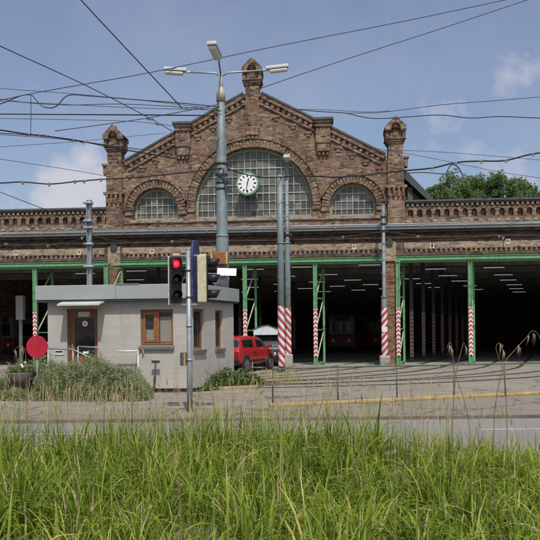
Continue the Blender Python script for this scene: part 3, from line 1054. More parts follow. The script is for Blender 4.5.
for u0, u1 in U:
    wv, _ = window(lambda u, dd, z, u0=u0: tuple(b + side * (u0 + u) - SN * dd + Vector((0, 0, z))), u1 - u0, SZ0, SZ1, False)
    m_ = MB(); cc = b + side * ((u0 + u1) / 2) + SN * .035 + Vector((0, 0, SZ0 - .06))
    m_.obox(cc, side, (u1 - u0) / 2 + .04, SN, .034, UP, .05); m_.build('sill', simple('dark_slate', (.1, .11, .1)), wv)
# small conduit at the wall
m_ = MB(); q0 = at(138, 352, FY - .03)
m_.tube([(q0.x, FY - .03, .1), (q0.x, FY - .03, q0.z)], .014, 6); m_.build('conduit', M_PLAST, hut)

# rail by the door, white rod
hr = MB()
s0, s1, s2, s3 = at(48, 348.5, FY - .75), at(73, 349.5, FY - .75), at(92, 358.5, FY - 1.3), at(78, 346.5, FY - .55)
e1 = at(101, 347.5, FY - .55)
hr.tube([s0, s1, s2], .022, 8); hr.tube([s3, e1, (e1.x + .01, e1.y, 0)], .02, 8)
for p in (s0, s2):
    hr.tube([(p.x, p.y, 0), tuple(p)], .022, 8)
hr.tube([(s1.x, s1.y, 0), tuple(s1)], .022, 8); hr.tube([(s3.x, s3.y, 0), tuple(s3)], .02, 8)
tag(hr.build('handrail', M_POLEG), 'grey tube handrail in front of the brown hut door', 'handrail')
hs = MB(); hs.box(DX0 - .15, DX1 + .2, FY - .5, FY - .003, 0, .23); tag(hs.build('doorstep', M_CONC, bevel=.015), 'concrete step under the brown hut door', 'step')
wr = MB(); p, q = at(117.5, 351.3, FY - .25), at(138, 351, FY - .25)
wr.tube([p, q], .024, 8)
for pp in (q,):
    wr.tube([(pp.x, pp.y, 0), tuple(pp)], .018, 8)
tag(wr.build('barrier_rail', M_WHITE), 'low white horizontal rail beside the hut, left of its window', 'rail')
# marker post
tp = gr(154.5, 393)
m_ = MB(); m_.tube([(0, 0, 0), (.07, 0, .82)], .026, 8); m_.obox((.07, 0, .86), (1, 0, 0), .11, (0, 1, 0), .03, UP, .035)
mk = m_.build('marker_post', M_DARKST, loc=(tp.x, tp.y - .12, 0)); tag(mk, 'thin dark leaning T-shaped marker post under the hut window', 'marker post')

# yellow edged planting bed along the side wall
bp = b + SN * .05
bed = MB()
k0, k1 = b + SN * .35 + side * .1, b + SN * 1.05 + side * 2.4
q0_, q1_ = gr(196, 391), gr(256, 388)
dd = (q1_ - q0_); L = dd.length; dd.normalize(); nn_ = Vector((-dd.y, dd.x, 0))
for i in range(3):
    p_, q_ = q0_ + dd * L * i / 3, q0_ + dd * L * (i + .985) / 3
    bed.obox((p_ + q_) / 2 + Vector((0, 0, .04)), dd, (q_ - p_).length / 2, nn_, .06, UP, .045)
struct(bed.build('bed_kerb', M_YEL, bevel=.015))
sheet('planting_bed', [(q0_.x, q0_.y + .06), (q1_.x, q1_.y + .06), (q1_.x + .8, q1_.y + 3), (c.x + .1, c.y), (b.x + .12, b.y + .1)], .012, M_SOIL)

# ------------------------------------------------------------------ vegetation builders
def leaf_cloud(name, pts, nrm_bias, size, mat, tint, parent=None, aspect=.5, seed=1, up=.4):
    """many leaf quads (two triangles folded) at the given points"""
    rg = np.random.default_rng(seed); n = len(pts); pts = np.asarray(pts, float)
    d = rg.normal(size=(n, 3)); d[:, 2] += up; d /= np.linalg.norm(d, axis=1)[:, None]
    r2 = rg.normal(size=(n, 3)); sd = np.cross(d, r2); sd /= np.linalg.norm(sd, axis=1)[:, None]
    s_ = size * rg.uniform(.6, 1.4, n)[:, None]
    v = np.stack([pts - d * s_ * .5, pts + sd * s_ * aspect * .5, pts + d * s_ * .5, pts - sd * s_ * aspect * .5], 1).reshape(-1, 3)
    f = np.arange(n * 4).reshape(n, 4)
    me = bpy.data.meshes.new(name)
    me.vertices.add(n * 4); me.vertices.foreach_set('co', v.ravel())
    me.loops.add(n * 4); me.loops.foreach_set('vertex_index', f.ravel())
    me.polygons.add(n); me.polygons.foreach_set('loop_start', np.arange(0, n * 4, 4)); 
    at_ = me.attributes.new('tint', 'FLOAT', 'POINT'); at_.data.foreach_set('value', np.repeat(np.clip(tint, 0, 1), 4))
    me.materials.append(mat); me.update(calc_edges=True)
    o = bpy.data.objects.new(name, me); COL.objects.link(o)
    if parent is not None:
        o.parent = parent
    return o


def blades(name, base, length, width, lean, az, tint, mat, nseg=5, curl=1.0, twist=None, parent=None, tipw=0.06):
    """arching ribbons"""
    n = len(base)
    rg = np.random.default_rng(n)
    t = np.linspace(0, 1, nseg + 1)
    dirx, diry = np.cos(az), np.sin(az)
    tw = rg.uniform(-1.2, 1.2, n) if twist is None else twist
    V = np.zeros((n, nseg + 1, 2, 3))
    ang0 = lean[:, None] * .35; ang = ang0 + (lean[:, None] * 1.9 * curl) * t[None, :] ** 1.6
    seg = (length / nseg)[:, None]
    hx = np.cumsum(np.concatenate([np.zeros((n, 1)), np.sin(ang[:, :-1]) * seg], 1), 1)
    hz = np.cumsum(np.concatenate([np.zeros((n, 1)), np.cos(ang[:, :-1]) * seg], 1), 1)
    wprof = np.clip(np.minimum(1, .55 + t * 1.6) * (1 - t ** 2.6) + tipw, 0, 1)
    w = width[:, None] * wprof[None, :] * .5
    sx, sy = -diry, dirx
    ca, sa = np.cos(tw), np.sin(tw)
    wx = sx * ca; wy = sy * ca
    for s_i, sg in enumerate((-1, 1)):
        V[:, :, s_i, 0] = base[:, 0, None] + hx * dirx[:, None] + sg * w * (wx + dirx * sa * .5)[:, None]
        V[:, :, s_i, 1] = base[:, 1, None] + hx * diry[:, None] + sg * w * (wy + diry * sa * .5)[:, None]
        V[:, :, s_i, 2] = base[:, 2, None] + hz + sg * w * (.5 * sa)[:, None]
    vpb = (nseg + 1) * 2
    q = []
    for i in range(nseg):
        q.append([2 * i, 2 * i + 1, 2 * i + 3, 2 * i + 2])
    q = np.array(q)
    f = (np.arange(n)[:, None, None] * vpb + q[None]).reshape(-1, 4)
    me = bpy.data.meshes.new(name)
    me.vertices.add(n * vpb); me.vertices.foreach_set('co', V.ravel())
    me.loops.add(f.size); me.loops.foreach_set('vertex_index', f.ravel())
    me.polygons.add(len(f)); me.polygons.foreach_set('loop_start', np.arange(0, f.size, 4))
    me.polygons.foreach_set('use_smooth', np.ones(len(f), bool))
    tt = np.clip(tint[:, None] - .12 + t[None, :] * .38, 0, 1)  # bright tips and shaded bases painted into the blade tint
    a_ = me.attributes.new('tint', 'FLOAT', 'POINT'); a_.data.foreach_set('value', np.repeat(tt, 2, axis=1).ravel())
    me.materials.append(mat); me.update(calc_edges=True)
    o = bpy.data.objects.new(name, me); COL.objects.link(o)
    if parent is not None:
        o.parent = parent
    return o


def vnoise(x, y, s, seed=0):
    """cheap smooth value noise"""
    rg = np.random.default_rng(seed); g = rg.random((64, 64))
    x = x / s + 20; y = y / s + 20
    xi = np.floor(x).astype(int); yi = np.floor(y).astype(int); fx = x - xi; fy = y - yi
    fx = fx * fx * (3 - 2 * fx); fy = fy * fy * (3 - 2 * fy)
    G = lambda a_, b_: g[a_ % 64, b_ % 64]
    return (G(xi, yi) * (1 - fx) + G(xi + 1, yi) * fx) * (1 - fy) + (G(xi, yi + 1) * (1 - fx) + G(xi + 1, yi + 1) * fx) * fy


# verge grass
rg = np.random.default_rng(3)
def ground_pts(n, x0, x1, y0, off):
    x = rg.uniform(x0, x1, n); y1 = ky(x, edge_off(x) + 4.12 + off); y = y0 + (y1 - y0) * rg.random(n)
    return np.stack([x, y, np.full(n, -.02)], 1)
def make_grass():
    n = 30000
    P_ = ground_pts(n, -8.5, 8.0, -31.6, -4.2)
    x, y = P_[:, 0], P_[:, 1]
    dens = vnoise(x, y, .55, 1) * .6 + vnoise(x, y, .22, 2) * .4
    P_ = P_[dens > .3 * rg.random(n) + .12]; n = len(P_); x, y = P_[:, 0], P_[:, 1]
    hgt = .36 + .34 * vnoise(x, y, 1.0, 4) + .2 * vnoise(x, y, .3, 5)
    edge = np.clip((ky(x, -4.15) - y) / .9, .45, 1)
    right = np.clip((x - .4) / 2.5, 0, 1) * np.clip(1 - (ky(x, -4.15) - y) / 2.5, 0, 1)
    lean = np.clip(np.abs(rg.normal(.72, .42, n)) + .08, 0, 1.6)
    L_ = hgt * rg.uniform(.6, 1.4, n) * edge * (1 - .2 * right) * (1.05 + .25 * lean)
    W_ = rg.uniform(.008, .025, n) * np.where(rg.random(n) < .25, .6, 1)
    az = rg.uniform(0, 2 * math.pi, n) + .0
    tint = .18 + .34 * vnoise(x, y, .8, 6) + rg.normal(0, .1, n)
    dry = rg.random(n) < (.05 + .07 * (vnoise(x, y, .6, 9) > .62))
    tint[dry] = rg.uniform(.75, 1.0, dry.sum())
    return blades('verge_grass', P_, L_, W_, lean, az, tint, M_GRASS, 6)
def edge_fall(x, y):
    return np.clip((ky(x, edge_off(x)) - y) / .35, .85, 1) * (1 + .62 * np.clip(1 - (ky(x, edge_off(x)) - y) / 2.2, 0, 1) * np.clip((1.7 - x) / 1.5, .08, 1))
def make_tussocks():
    nt_ = 2300
    T = ground_pts(nt_, -8.5, 7.5, -31.7, -4.45)
    T = T[vnoise(T[:, 0], T[:, 1], .9, 31) > .2]; nt_ = len(T)
    size = rg.uniform(.7, 1.25, nt_) * (.8 + .35 * vnoise(T[:, 0], T[:, 1], 1.3, 33))
    tcol = .22 + .26 * vnoise(T[:, 0], T[:, 1], .8, 35) + rg.normal(0, .06, nt_)
    k = rg.integers(14, 32, nt_); idx = np.repeat(np.arange(nt_), k); n = len(idx)
    az = rg.uniform(0, 6.28, n); rr = np.abs(rg.normal(0, .07, n))
    B = T[idx].copy(); B[:, 0] += rr * np.cos(az); B[:, 1] += rr * np.sin(az)
    L_ = rg.uniform(.34, .72, n) * size[idx] * (1 - .2 * np.clip((B[:, 0] - 1.2) / 2, 0, 1)) * edge_fall(B[:, 0], B[:, 1])
    lean = np.clip(rg.normal(.82, .4, n), .03, 1.6)
    tint = tcol[idx] + rg.normal(0, .09, n)
    dry = rg.random(n) < .11
    tint[dry] = rg.uniform(.7, 1, dry.sum())
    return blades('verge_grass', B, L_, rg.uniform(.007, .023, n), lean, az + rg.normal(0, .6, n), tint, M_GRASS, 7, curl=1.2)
def make_fill():
    n = 15000
    P_ = ground_pts(n, -8.5, 8.0, -31.7, -4.2); x, y = P_[:, 0], P_[:, 1]
    L_ = rg.uniform(.2, .55, n) * edge_fall(x, y)
    tint = .12 + .28 * vnoise(x, y, .8, 6) + rg.normal(0, .1, n)
    return blades('short_grass', P_, L_, rg.uniform(.007, .016, n), np.clip(rg.normal(.45, .3, n), .03, 1.4), rg.uniform(0, 6.28, n), tint, M_GRASS, 5)
tag(make_tussocks(), 'arching yellow-green tussock grass filling the foreground verge', 'grass', kind='stuff')
tag(make_fill(), 'shorter darker grass between the tussocks of the verge', 'grass', kind='stuff')
# thatch of short dry blades under the grass
n = 16000
P_ = ground_pts(n, -8.5, 8.0, -31.6, -4.18)
tag(blades('grass_thatch', P_, rg.uniform(.08, .24, n), rg.uniform(.006, .013, n), rg.uniform(.5, 1.3, n), rg.uniform(0, 6.28, n), rg.uniform(.1, .95, n), M_GRASS, 3), 'short dry thatch under the verge grass', 'grass', kind='stuff')
# thin straw-coloured flowering stems over the grass
n = 4200
P_ = ground_pts(n, -8, 7.5, -29.6, -4.25)
P_ = np.concatenate([P_[:260], P_[700:][(ky(P_[700:, 0], edge_off(P_[700:, 0])) - P_[700:, 1] < 1.5)]])
keep = vnoise(P_[:, 0], P_[:, 1], .7, 12) + .25 * np.exp(-((P_[:, 0] + .6) / 1.2) ** 2) > .36
P_ = P_[keep]; n = len(P_)
Ls = rg.uniform(.6, 1.18, n) * (1 + .12 * np.exp(-((P_[:, 0] + .6) / .9) ** 2)) * np.where(P_[:, 0] > 1.5, .85, 1)
azs = rg.uniform(0, 6.28, n); leans = np.abs(rg.normal(.14, .09, n)) + .03
st = blades('grass_stems', P_, Ls, rg.uniform(.0035, .006, n), leans, azs, rg.uniform(.1, .9, n), M_STRAW, 6, tipw=.5)
tag(st, 'thin straw-coloured grass stems rising over the verge', 'grass', kind='stuff')
# seed heads: bunches of small ribbons near stem tips
tips = []
for i in range(n):
    a_ = leans[i]; L_ = Ls[i]
    t_ = np.linspace(0, 1, 7); an = a_ * .35 + a_ * 1.9 * t_ ** 1.6
    hx = np.sin(an[:-1]).sum() * L_ / 6; hz = np.cos(an[:-1]).sum() * L_ / 6
    k = rg.integers(3, 8)
    for j in range(k):
        f_ = rg.uniform(.78, 1.0)
        tips.append((P_[i, 0] + hx * f_ * math.cos(azs[i]) + rg.normal(0, .006), P_[i, 1] + hx * f_ * math.sin(azs[i]) + rg.normal(0, .006), P_[i, 2] + hz * f_))
tips = np.array(tips); k = len(tips)
tag(blades('grass_seed_heads', tips, rg.uniform(.04, .1, k), rg.uniform(.005, .010, k), np.abs(rg.normal(.35, .25, k)), rg.uniform(0, 6.28, k), rg.uniform(.2, 1, k), M_STRAW, 3), 'wispy pale seed heads above the verge grass', 'grass', kind='stuff')

# a few single drooping brome stems against the dark gates
BR = [([(494, 425), (503, 368), (515, 350), (526, 338), (532, 331), (538, 334), (541, 342)], 'long arching brown grass stem with hanging heads at the right gate', [(528, 335), (518, 345), (533, 333)]),
      ([(507, 430), (505, 380), (500, 362), (496, 348), (499, 343), (504, 346)], 'shorter brown grass stem curling over in front of the rightmost gate', [(500, 344), (503, 350)]),
      ([(470, 430), (455, 372), (453, 354), (450, 342), (446, 350)], 'brown grass stem with a bent head left of the rightmost striped green post', [(449, 345), (451, 348)]),
      ([(452, 440), (456, 375), (461, 352), (464, 343), (467, 351)], 'brown grass stem with one long head just left of the rightmost striped post', [(465, 346)]),
      ([(27, 440), (26, 372), (25, 350), (19, 346), (13, 352)], 'tall brown grass stem drooping over the left stone planter', [(22, 347), (15, 350)]),
      ([(131, 430), (135, 370), (139, 352), (144, 346)], 'straw grass stem leaning right in front of the hut wall', [(142, 348)])]
for i, (pts, lab, heads) in enumerate(BR):
    Y = -28.9 + .12 * i
    p3 = [at(x, y, Y) for x, y in pts]
    base = Vector((p3[0].x, Y, -.02))
    # smooth
    sm = [base]
    allp = [base] + p3
    for a_ in range(len(allp) - 1):
        for t in (.25, .5, .75, 1):
            q0, q1, q2, q3 = allp[max(a_ - 1, 0)], allp[a_], allp[a_ + 1], allp[min(a_ + 2, len(allp) - 1)]
            sm.append(.5 * ((2 * q1) + (q2 - q0) * t + (2 * q0 - 5 * q1 + 4 * q2 - q3) * t * t + (3 * q1 - q0 - 3 * q2 + q3) * t ** 3))
    mb = MB(); mb.tube([p - base for p in sm], [.0035 - .002 * k / len(sm) for k in range(len(sm))], 5)
    o = mb.build('grass_stem', simple('stem_brown', (.17, .125, .07), .8, var=.3), loc=base)
    tag(o, lab, 'grass stem', 'tall drooping grass stems')
    for hx_, hy_ in heads:
        h0 = at(hx_, hy_, Y) - base; mb = MB()
        for k in range(6):
            e = h0 + Vector((rnd.uniform(-.012, .02), rnd.uniform(-.015, .015), -rnd.uniform(.05, .10)))
            mb.tube([h0, (h0 + e) / 2 + Vector((.006, 0, .012)), e], [.0015, .004, .001], 5)
        mb.build('seed_head', simple('seed_brown', (.26, .2, .14), .9, var=.3), o)


# bushes
def bush(name, blobs, nleaf, mat, label, cat, size, seed, grp=None, grassy=0):
    rg = np.random.default_rng(seed)
    c = np.mean([bb[0] for bb in blobs], 0)
    root = empty(name, (c[0], c[1], 0)); tag(root, label, cat, grp)
    pts = []; tin = []
    wts = np.array([bb[1][0] * bb[1][1] for bb in blobs]); wts = wts / wts.sum()
    for (cc, rr), w in zip(blobs, wts):
        k = int(nleaf * w)
        d = rg.normal(size=(k, 3)); d /= np.linalg.norm(d, axis=1)[:, None]
        d[:, 2] = np.abs(d[:, 2])
        lum = 1 + .22 * np.sin(d[:, 0] * 7 + cc[0] * 3) * np.sin(d[:, 2] * 8 + d[:, 1] * 6) + rg.normal(0, .06, k)
        r_ = lum * rg.uniform(.55, 1, k) ** .33
        p = np.array(cc) + d * r_[:, None] * np.array(rr)
        pts.append(p); tin.append(np.clip(.45 + .3 * (lum - 1) / .3 + rg.normal(0, .2, k), 0, 1))
    pts = np.concatenate(pts); tin = np.concatenate(tin)
    pts[:, 2] = np.maximum(pts[:, 2], .03)
    leaf_cloud('foliage', pts - np.array([c[0], c[1], 0]), 0, size, mat, tin, root, .35, seed)
    st = MB()
    for (cc, rr) in blobs:
        for k in range(7):
            a_ = rnd.uniform(0, 6.28); q = Vector((cc[0] - c[0] + math.cos(a_) * rr[0] * .5, cc[1] - c[1] + math.sin(a_) * rr[1] * .5, rr[2] * .6))
            st.tube([(cc[0] - c[0], cc[1] - c[1], 0), tuple(q * .5 + Vector((cc[0] - c[0], cc[1] - c[1], .1)) * .5), tuple(q)], [.02, .014, .006], 5)
    st.build('stems', M_BARK, root)
    return root
BY = -16.9
def bpx(px, Y=BY): return at(px, 360, Y).x
bl = []
for px, h, rx in ((52, .95, .5), (68, 1.12, .55), (86, 1.22, .6), (104, 1.2, .6), (122, .98, .55), (134, .68, .4)):
    bl.append(((bpx(px), BY + rnd.uniform(-.15, .25), 0), (rx, .62, h * .8))); bl.append(((bpx(px) + rnd.uniform(-.3, .3), BY - rnd.uniform(.1, .35), 0), (rx * .62, .4, h * rnd.uniform(.45, .72))))
bush('rosemary_shrub', bl, 60000, M_SHRUB, 'broad grey-green mounded shrub in front of the hut door', 'shrub', .055, 5)
bush('rosemary_shrub', [((bpx(3), BY + .95, 0), (.45, .5, .85)), ((bpx(-10), BY - .1, 0), (.5, .45, .7)), ((bpx(22), BY - .35, 0), (.35, .25, .3)), ((bpx(-40), BY + .4, 0), (.6, .5, .7)), ((bpx(24), BY + 1.35, 0), (.6, .4, 1.0)), ((bpx(42), BY + .7, 0), (.55, .45, .8))], 32000, M_SHRUB, 'lower grey-green shrub behind the stone planter at the left edge', 'shrub', .055, 6)
# dry grass around shrubs
def tuft(name, n, xr, yr, hl, hh, label, mat, t0, t1, kind='stuff', seed=1, w=(.008, .016)):
    rg = np.random.default_rng(seed)
    p = np.stack([rg.uniform(*xr, n), rg.uniform(*yr, n), np.zeros(n)], 1)
    p = p[vnoise(p[:, 0], p[:, 1], .4, seed) > .36]; n = len(p)
    o = blades(name, p, rg.uniform(hl, hh, n), rg.uniform(*w, n), np.abs(rg.normal(.3, .22, n)), rg.uniform(0, 6.28, n), rg.uniform(t0, t1, n), mat, 5)
    return tag(o, label, 'grass', kind=kind)
tuft('dry_grass', 430, (bpx(38), bpx(148)), (-18.0, -16.9), .08, .75, 'pale dry grass along the front of the shrubs by the hut', M_STRAW, .3, 1, seed=4, w=(.005, .014))
tuft('dry_grass', 260, (bpx(-30), bpx(44)), (-17.5, -17.0), .08, .4, 'low dry grass at the foot of the stone planter', M_GRASS, .4, 1, seed=14, w=(.006, .018))
tuft('dry_grass', 260, (-6, 5), (-20.7, -20.45), .15, .45, 'sparse dry grass growing along the road kerb', M_GRASS, .4, 1, seed=5)
tuft('dry_grass', 150, (-2.5, 6), (-18.9, -16.6), .3, .75, 'scattered thin dry grass stalks along the yellow kerb', M_STRAW, .2, 1, seed=8, w=(.004, .008))
tuft('dry_grass', 160, (-1.9, -.6), (-12.8, -9.5), .2, .6, 'dry grass tufts in front of the red car', M_GRASS, .4, 1, seed=9)
# weeds beside the hut
wp = []
rg2 = np.random.default_rng(11)
for px, py, h in ((201, 391, .16), (207, 390.3, .3), (214, 389.6, .4), (222, 388.9, .5), (229, 388.2, .52), (236, 387.2, .45), (243, 386.6, .5), (250, 386, .4), (226, 388.4, .6), (256, 385.6, .25)):
    g_ = gr(px, py)
    k = 380
    d_ = rg2.normal(size=(k, 3)); d_ /= np.linalg.norm(d_, axis=1)[:, None]; d_[:, 2] = abs(d_[:, 2])
    wp.append(np.array([g_.x, g_.y + .05, 0]) + d_ * np.array([.3, .16, h]) * rg2.uniform(.3, 1.15, k)[:, None])
wp = np.concatenate(wp); wp[:, 2] = np.maximum(wp[:, 2], .03)
tag(leaf_cloud('weeds', wp, 0, .13, M_WEED, rg2.uniform(0, 1, len(wp)), None, .4, 12, .6), 'dark green weeds along the side wall of the hut', 'weeds', kind='stuff')

# planter bowl and red disc
pp = gr(22, 398)
pl = empty('stone_planter', (pp.x, pp.y, 0)); pl.scale = (.76, .76, 1.06); tag(pl, 'dark round stone bowl planter on a foot at the left edge', 'planter')
m_ = MB(); m_.lathe([(.2, 0), (.22, .05), (.12, .1), (.13, .2), (.27, .3), (.42, .46), (.47, .6), (.47, .63), (.43, .63), (.4, .5)], (0, 0, 0), 28)
m_.build('bowl', simple('dark_stone', (.12, .105, .09), .95, var=.35, scale=6, dirt_or_sheen=(.05, .045, .04), bumpy=.4), pl)
m_ = MB(); m_.disc((0, 0, .57), (0, 0, 1), .415, .04, 24); m_.build('soil', M_SOIL, pl)
k = 500; an = rg2.uniform(0, 6.28, k); rr = .4 * np.sqrt(rg2.random(k))
fo = leaf_cloud('flowers', np.stack([rr * np.cos(an), rr * np.sin(an), .6 + rg2.uniform(0, .16, k)], 1), 0, .08, M_WEED, rg2.uniform(.2, 1, k), pl, .4, 13, .6)
m_ = MB()
for x, y, z in ((.08, -.2, .8), (.2, -.15, .86), (.14, -.25, .76)):
    m_.lathe([(.005, -.03), (.04, -.015), (.045, .01), (.02, .035)], (x, y, z), 8)
m_.build('white_blossom', M_WHITE, pl)
dp = at(37, 347, pp.y - .45)
ds = empty('round_sign', (dp.x, dp.y, 0)); tag(ds, 'plain red round disc on a thin grey post behind the planter', 'sign')
m_ = MB(); m_.disc((0, 0, dp.z), (.1, 1, 0), .285, .025, 36); m_.build('disc', M_RED, ds)
m_ = MB(); m_.tube([(-.01, .04, 0), (-.01, .04, dp.z + .15)], .025, 8); m_.build('post', M_POLEG, ds)

# ------------------------------------------------------------------ low green fence behind the yellow kerb
fence = empty('rail_fence', (0, 0, 0)); tag(fence, 'low thin green single-rail fence behind the yellow kerb', 'fence')
fps = []
for px, py in ((273, 405), (338, 401.5), (397, 399.5), (454, 398), (505, 396.5), (551, 395.5)):
    fps.append(gr(px, py))
fm = Vector((fps[-1] - fps[0])).normalized()
fps += [fps[-1] + fm * 1.6 * k for k in range(1, 6)]
H_ = .8
m_ = MB(); m_.tube([p + Vector((0, 0, H_)) for p in fps], .017, 8); m_.build('rail', M_FENCE, fence)
for i, p in enumerate(fps):
    m_ = MB(); m_.tube([p, p + Vector((0, 0, H_ - .02))], .015, 8); m_.disc(p + Vector((0, 0, .01)), (0, 0, 1), .06, .02, 12)
    m_.build('fence_post', M_FENCE if i else M_DARKST, fence)

# ------------------------------------------------------------------ poles
def stripe_sleeve(mb, r, z0, z1, n=18, front=True):
    b = len(mb.v); mb.smooth = True
    for z in (z0, z1):
        for k in range(n + 1):
            t = math.pi * (1.0 + k / n) if front else 2 * math.pi * k / n
            mb.v.append((r * math.cos(t), r * math.sin(t), z))
    for k in range(n):
        mb.face(b + k, b + k + 1, b + n + 2 + k, b + n + 1 + k)
    mb.smooth = False

def mast(name, px, pbase, ptop, rb, rt, label, Y, stripes_=None, smat=None, base=None, step=None, cat='pole'):
    g = at(px, pbase, Y); zt = at(px, ptop, Y).z
    root = empty(name, (g.x, Y, 0)); tag(root, label, cat)
    m_ = MB()
    if step:
        zs = at(px, step, Y).z
        m_.tube([(0, 0, 0), (0, 0, zs), (0, 0, zs + .12), (0, 0, zt)], [rb, rb * .96, rt * 1.08, rt], 20)
        m_.tube([(0, 0, zs - .04), (0, 0, zs + .03)], rb * 1.1, 20)
    else:
        m_.tube([(0, 0, 0), (0, 0, zt)], [rb, rt], 20)
    m_.build('shaft', M_POLE, root)
    if stripes_:
        m_ = MB(); za, zb_ = at(px, stripes_[1], Y).z, at(px, stripes_[0], Y).z
        stripe_sleeve(m_, rb + .006, za, zb_)
        so = m_.build('warning_stripes', smat or M_DIAG, root)
    if base:
        m_ = MB(); w, h = base
        m_.box(-w, w, -w, w, 0, h); m_.build('concrete_base', M_CONC, root, bevel=.05)
    return root, zt
pA, ztA = mast('catenary_mast', 281.8, 372, 176, .14, .125, 'plain grey catenary mast with red-white stripes right of the red car', -5.4, (306, 366), M_DIAG, step=243)
m_ = MB(); m_.tube([(0, 0, ztA - .02), (0, 0, ztA + .04)], .1, 12); m_.build('cap', M_ZINC, pA)
pB, ztB = mast('lamp_mast', 288.6, 366, 162, .14, .085, 'thin grey mast with small white lamp on top behind the striped catenary mast', -1.6, (308, 360), M_DIAG, (.2, .62), 243, 'lamp post')
m_ = MB(); m_.tube([(0, -.02, ztB - .05), (0, -.1, ztB + .08)], .05, 10); m_.obox((.03, -.3, ztB + .12), (1, 0, 0), .15, (0, 1, 0), .36, UP, .07); m_.build('lamp_head', M_LAMPW, pB, bevel=.04)
for z in (6.1, 5.2, 4.6):
    m_ = MB(); m_.tube([(0, 0, z), (0, 0, z + .12)], .125, 12); m_.box(.1, .22, -.1, -.02, z, z + .1)
    m_.build('clamp', M_DARKST, pB)
pC, ztC = mast('catenary_mast', 384.8, 365, 205, .145, .08, 'grey catenary mast with rising red-white stripes in front of the right brick pier', -1.0, (308, 363), M_DIAG2, (.24, .5), 297)
for z in (6.62, 6.95, 6.3):
    m_ = MB(); m_.tube([(0, 0, z), (0, 0, z + .1)], .11, 12); m_.tube([(-.16, -.06, z + .05), (.16, -.06, z + .05)], .045, 8)
    m_.build('clamp', M_DARKST, pC)
m_ = MB(); m_.box(-.13, .1, -.17, -.15, 1.6, 1.85); m_.build('notice_plate', M_WHITE, pC)
m_ = MB(); g = at(90, 300, -3.5); zt = at(90, 200, -3.5).z
pD = empty('catenary_mast', (g.x, -3.5, 0)); tag(pD, 'slim grey lattice-section catenary mast rising behind the left part of the hut', 'pole')
for sx in (-1, 1):
    m_.box(sx * .085 - .02, sx * .085 + .02, -.09, .09, 0, zt)
m_.box(-.063, .063, -.02, .02, 0, zt); m_.build('shaft', M_POLEG, pD)
for z in (zt - .2, zt - 1.0, zt - 1.3, 5.6, 4.6):
    m_ = MB(); m_.box(-.15, .15, -.13, .13, z, z + .1); m_.tube([(-.22, -.16, z + .05), (.22, -.16, z + .05)], .05, 8)
    m_.build('clamp', simple('insulator_glaze', (.3, .38, .45), .3, var=.3), pD)

# tall street lamp with three heads
LY = -9.0
lp_x = at(222.5, 260, LY).x
lamp = empty('street_lamp', (lp_x, LY, 0)); tag(lamp, 'tall thick grey street lamp mast with three white lamp heads', 'street lamp')
z1_, z2_, z3_ = at(222, 236, LY).z, at(222, 142, LY).z, at(222, 92, LY).z
m_ = MB(); m_.tube([(0, 0, 0), (0, 0, z1_), (0, 0, z1_ + .1), (0, 0, z2_), (0, 0, z2_ + .12), (0, 0, z3_)], [.245, .225, .2, .185, .15, .135], 24)
m_.tube([(0, 0, z1_ - .05), (0, 0, z1_ + .02)], .235, 24)
m_.build('shaft', M_POLE, lamp)
zc = at(221, 74, LY).z
m_ = MB(); m_.tube([(0, 0, z3_ - .35), (0, 0, z3_), (0, 0, z3_ + .18)], [.165, .165, .08], 16); m_.tube([(0, 0, z3_), (0, 0, zc)], .07, 12); m_.build('collar', simple('cream_metal', (.36, .35, .28), .5, var=.15), lamp)
def lpos(px, py, Y): return at(px, py, Y) - Vector((lp_x, LY, 0))
arms = MB()
aL, aR, aF = lpos(187, 72, LY - .1), lpos(266, 70, LY + .1), lpos(218.5, 59, LY - 1.6)
top = Vector((0, 0, zc))
for e in (aL, aR, aF):
    arms.tube([top + Vector((0, 0, -.1)), top.lerp(e, .15) + Vector((0, 0, .02)), e], .035, 8)
arms.build('bracket_arm', M_POLEG, lamp)
def lamphead(p, q, w=.13):
    p, q = Vector(p), Vector(q); d = (q - p).normalized(); L = (q - p).length
    sd = d.cross(UP).normalized(); u = sd.cross(d)
    m_ = MB(); m_.obox(p + d * L / 2 + u * .05, d, L / 2, sd, w, u, .055); m_.tube([p - d * .12, p + d * .05], .05, 8)
    h = m_.build('lamp_head', M_LAMPW, lamp, bevel=.05)
    m_ = MB(); m_.obox(p + d * L * .55 - u * .07, d, L * .4, sd, w * .8, u, .06); m_.build('diffuser', M_LAMPG, h, bevel=.05)
lamphead(aL, lpos(164, 70.5, LY - .15)); lamphead(aR, lpos(288.5, 67.5, LY + .1)); lamphead(aF, lpos(211.5, 44, LY - 2.9), .16)
# clamps and insulators on the shaft
for py in (165, 176, 184, 190):
    z = at(222, py, LY).z
    MB().tube([(0, 0, z), (0, 0, z + .07)], .215, 20).build('clamp', M_DARKST, lamp)
m_ = MB(); m_.bar((-.2, -.22, z2_ - 1.1), (.34, -.2, z2_ - 1.55), .07); m_.bar((.1, -.22, z2_ - 1.0), (.2, -.22, z2_ - 1.9), .05)
m_.tube([(-.25, -.15, z2_ - .95), (-.02, -.25, z2_ - 1.3)], .04, 8)
m_.build('stay_bracket', M_DARKST, lamp)
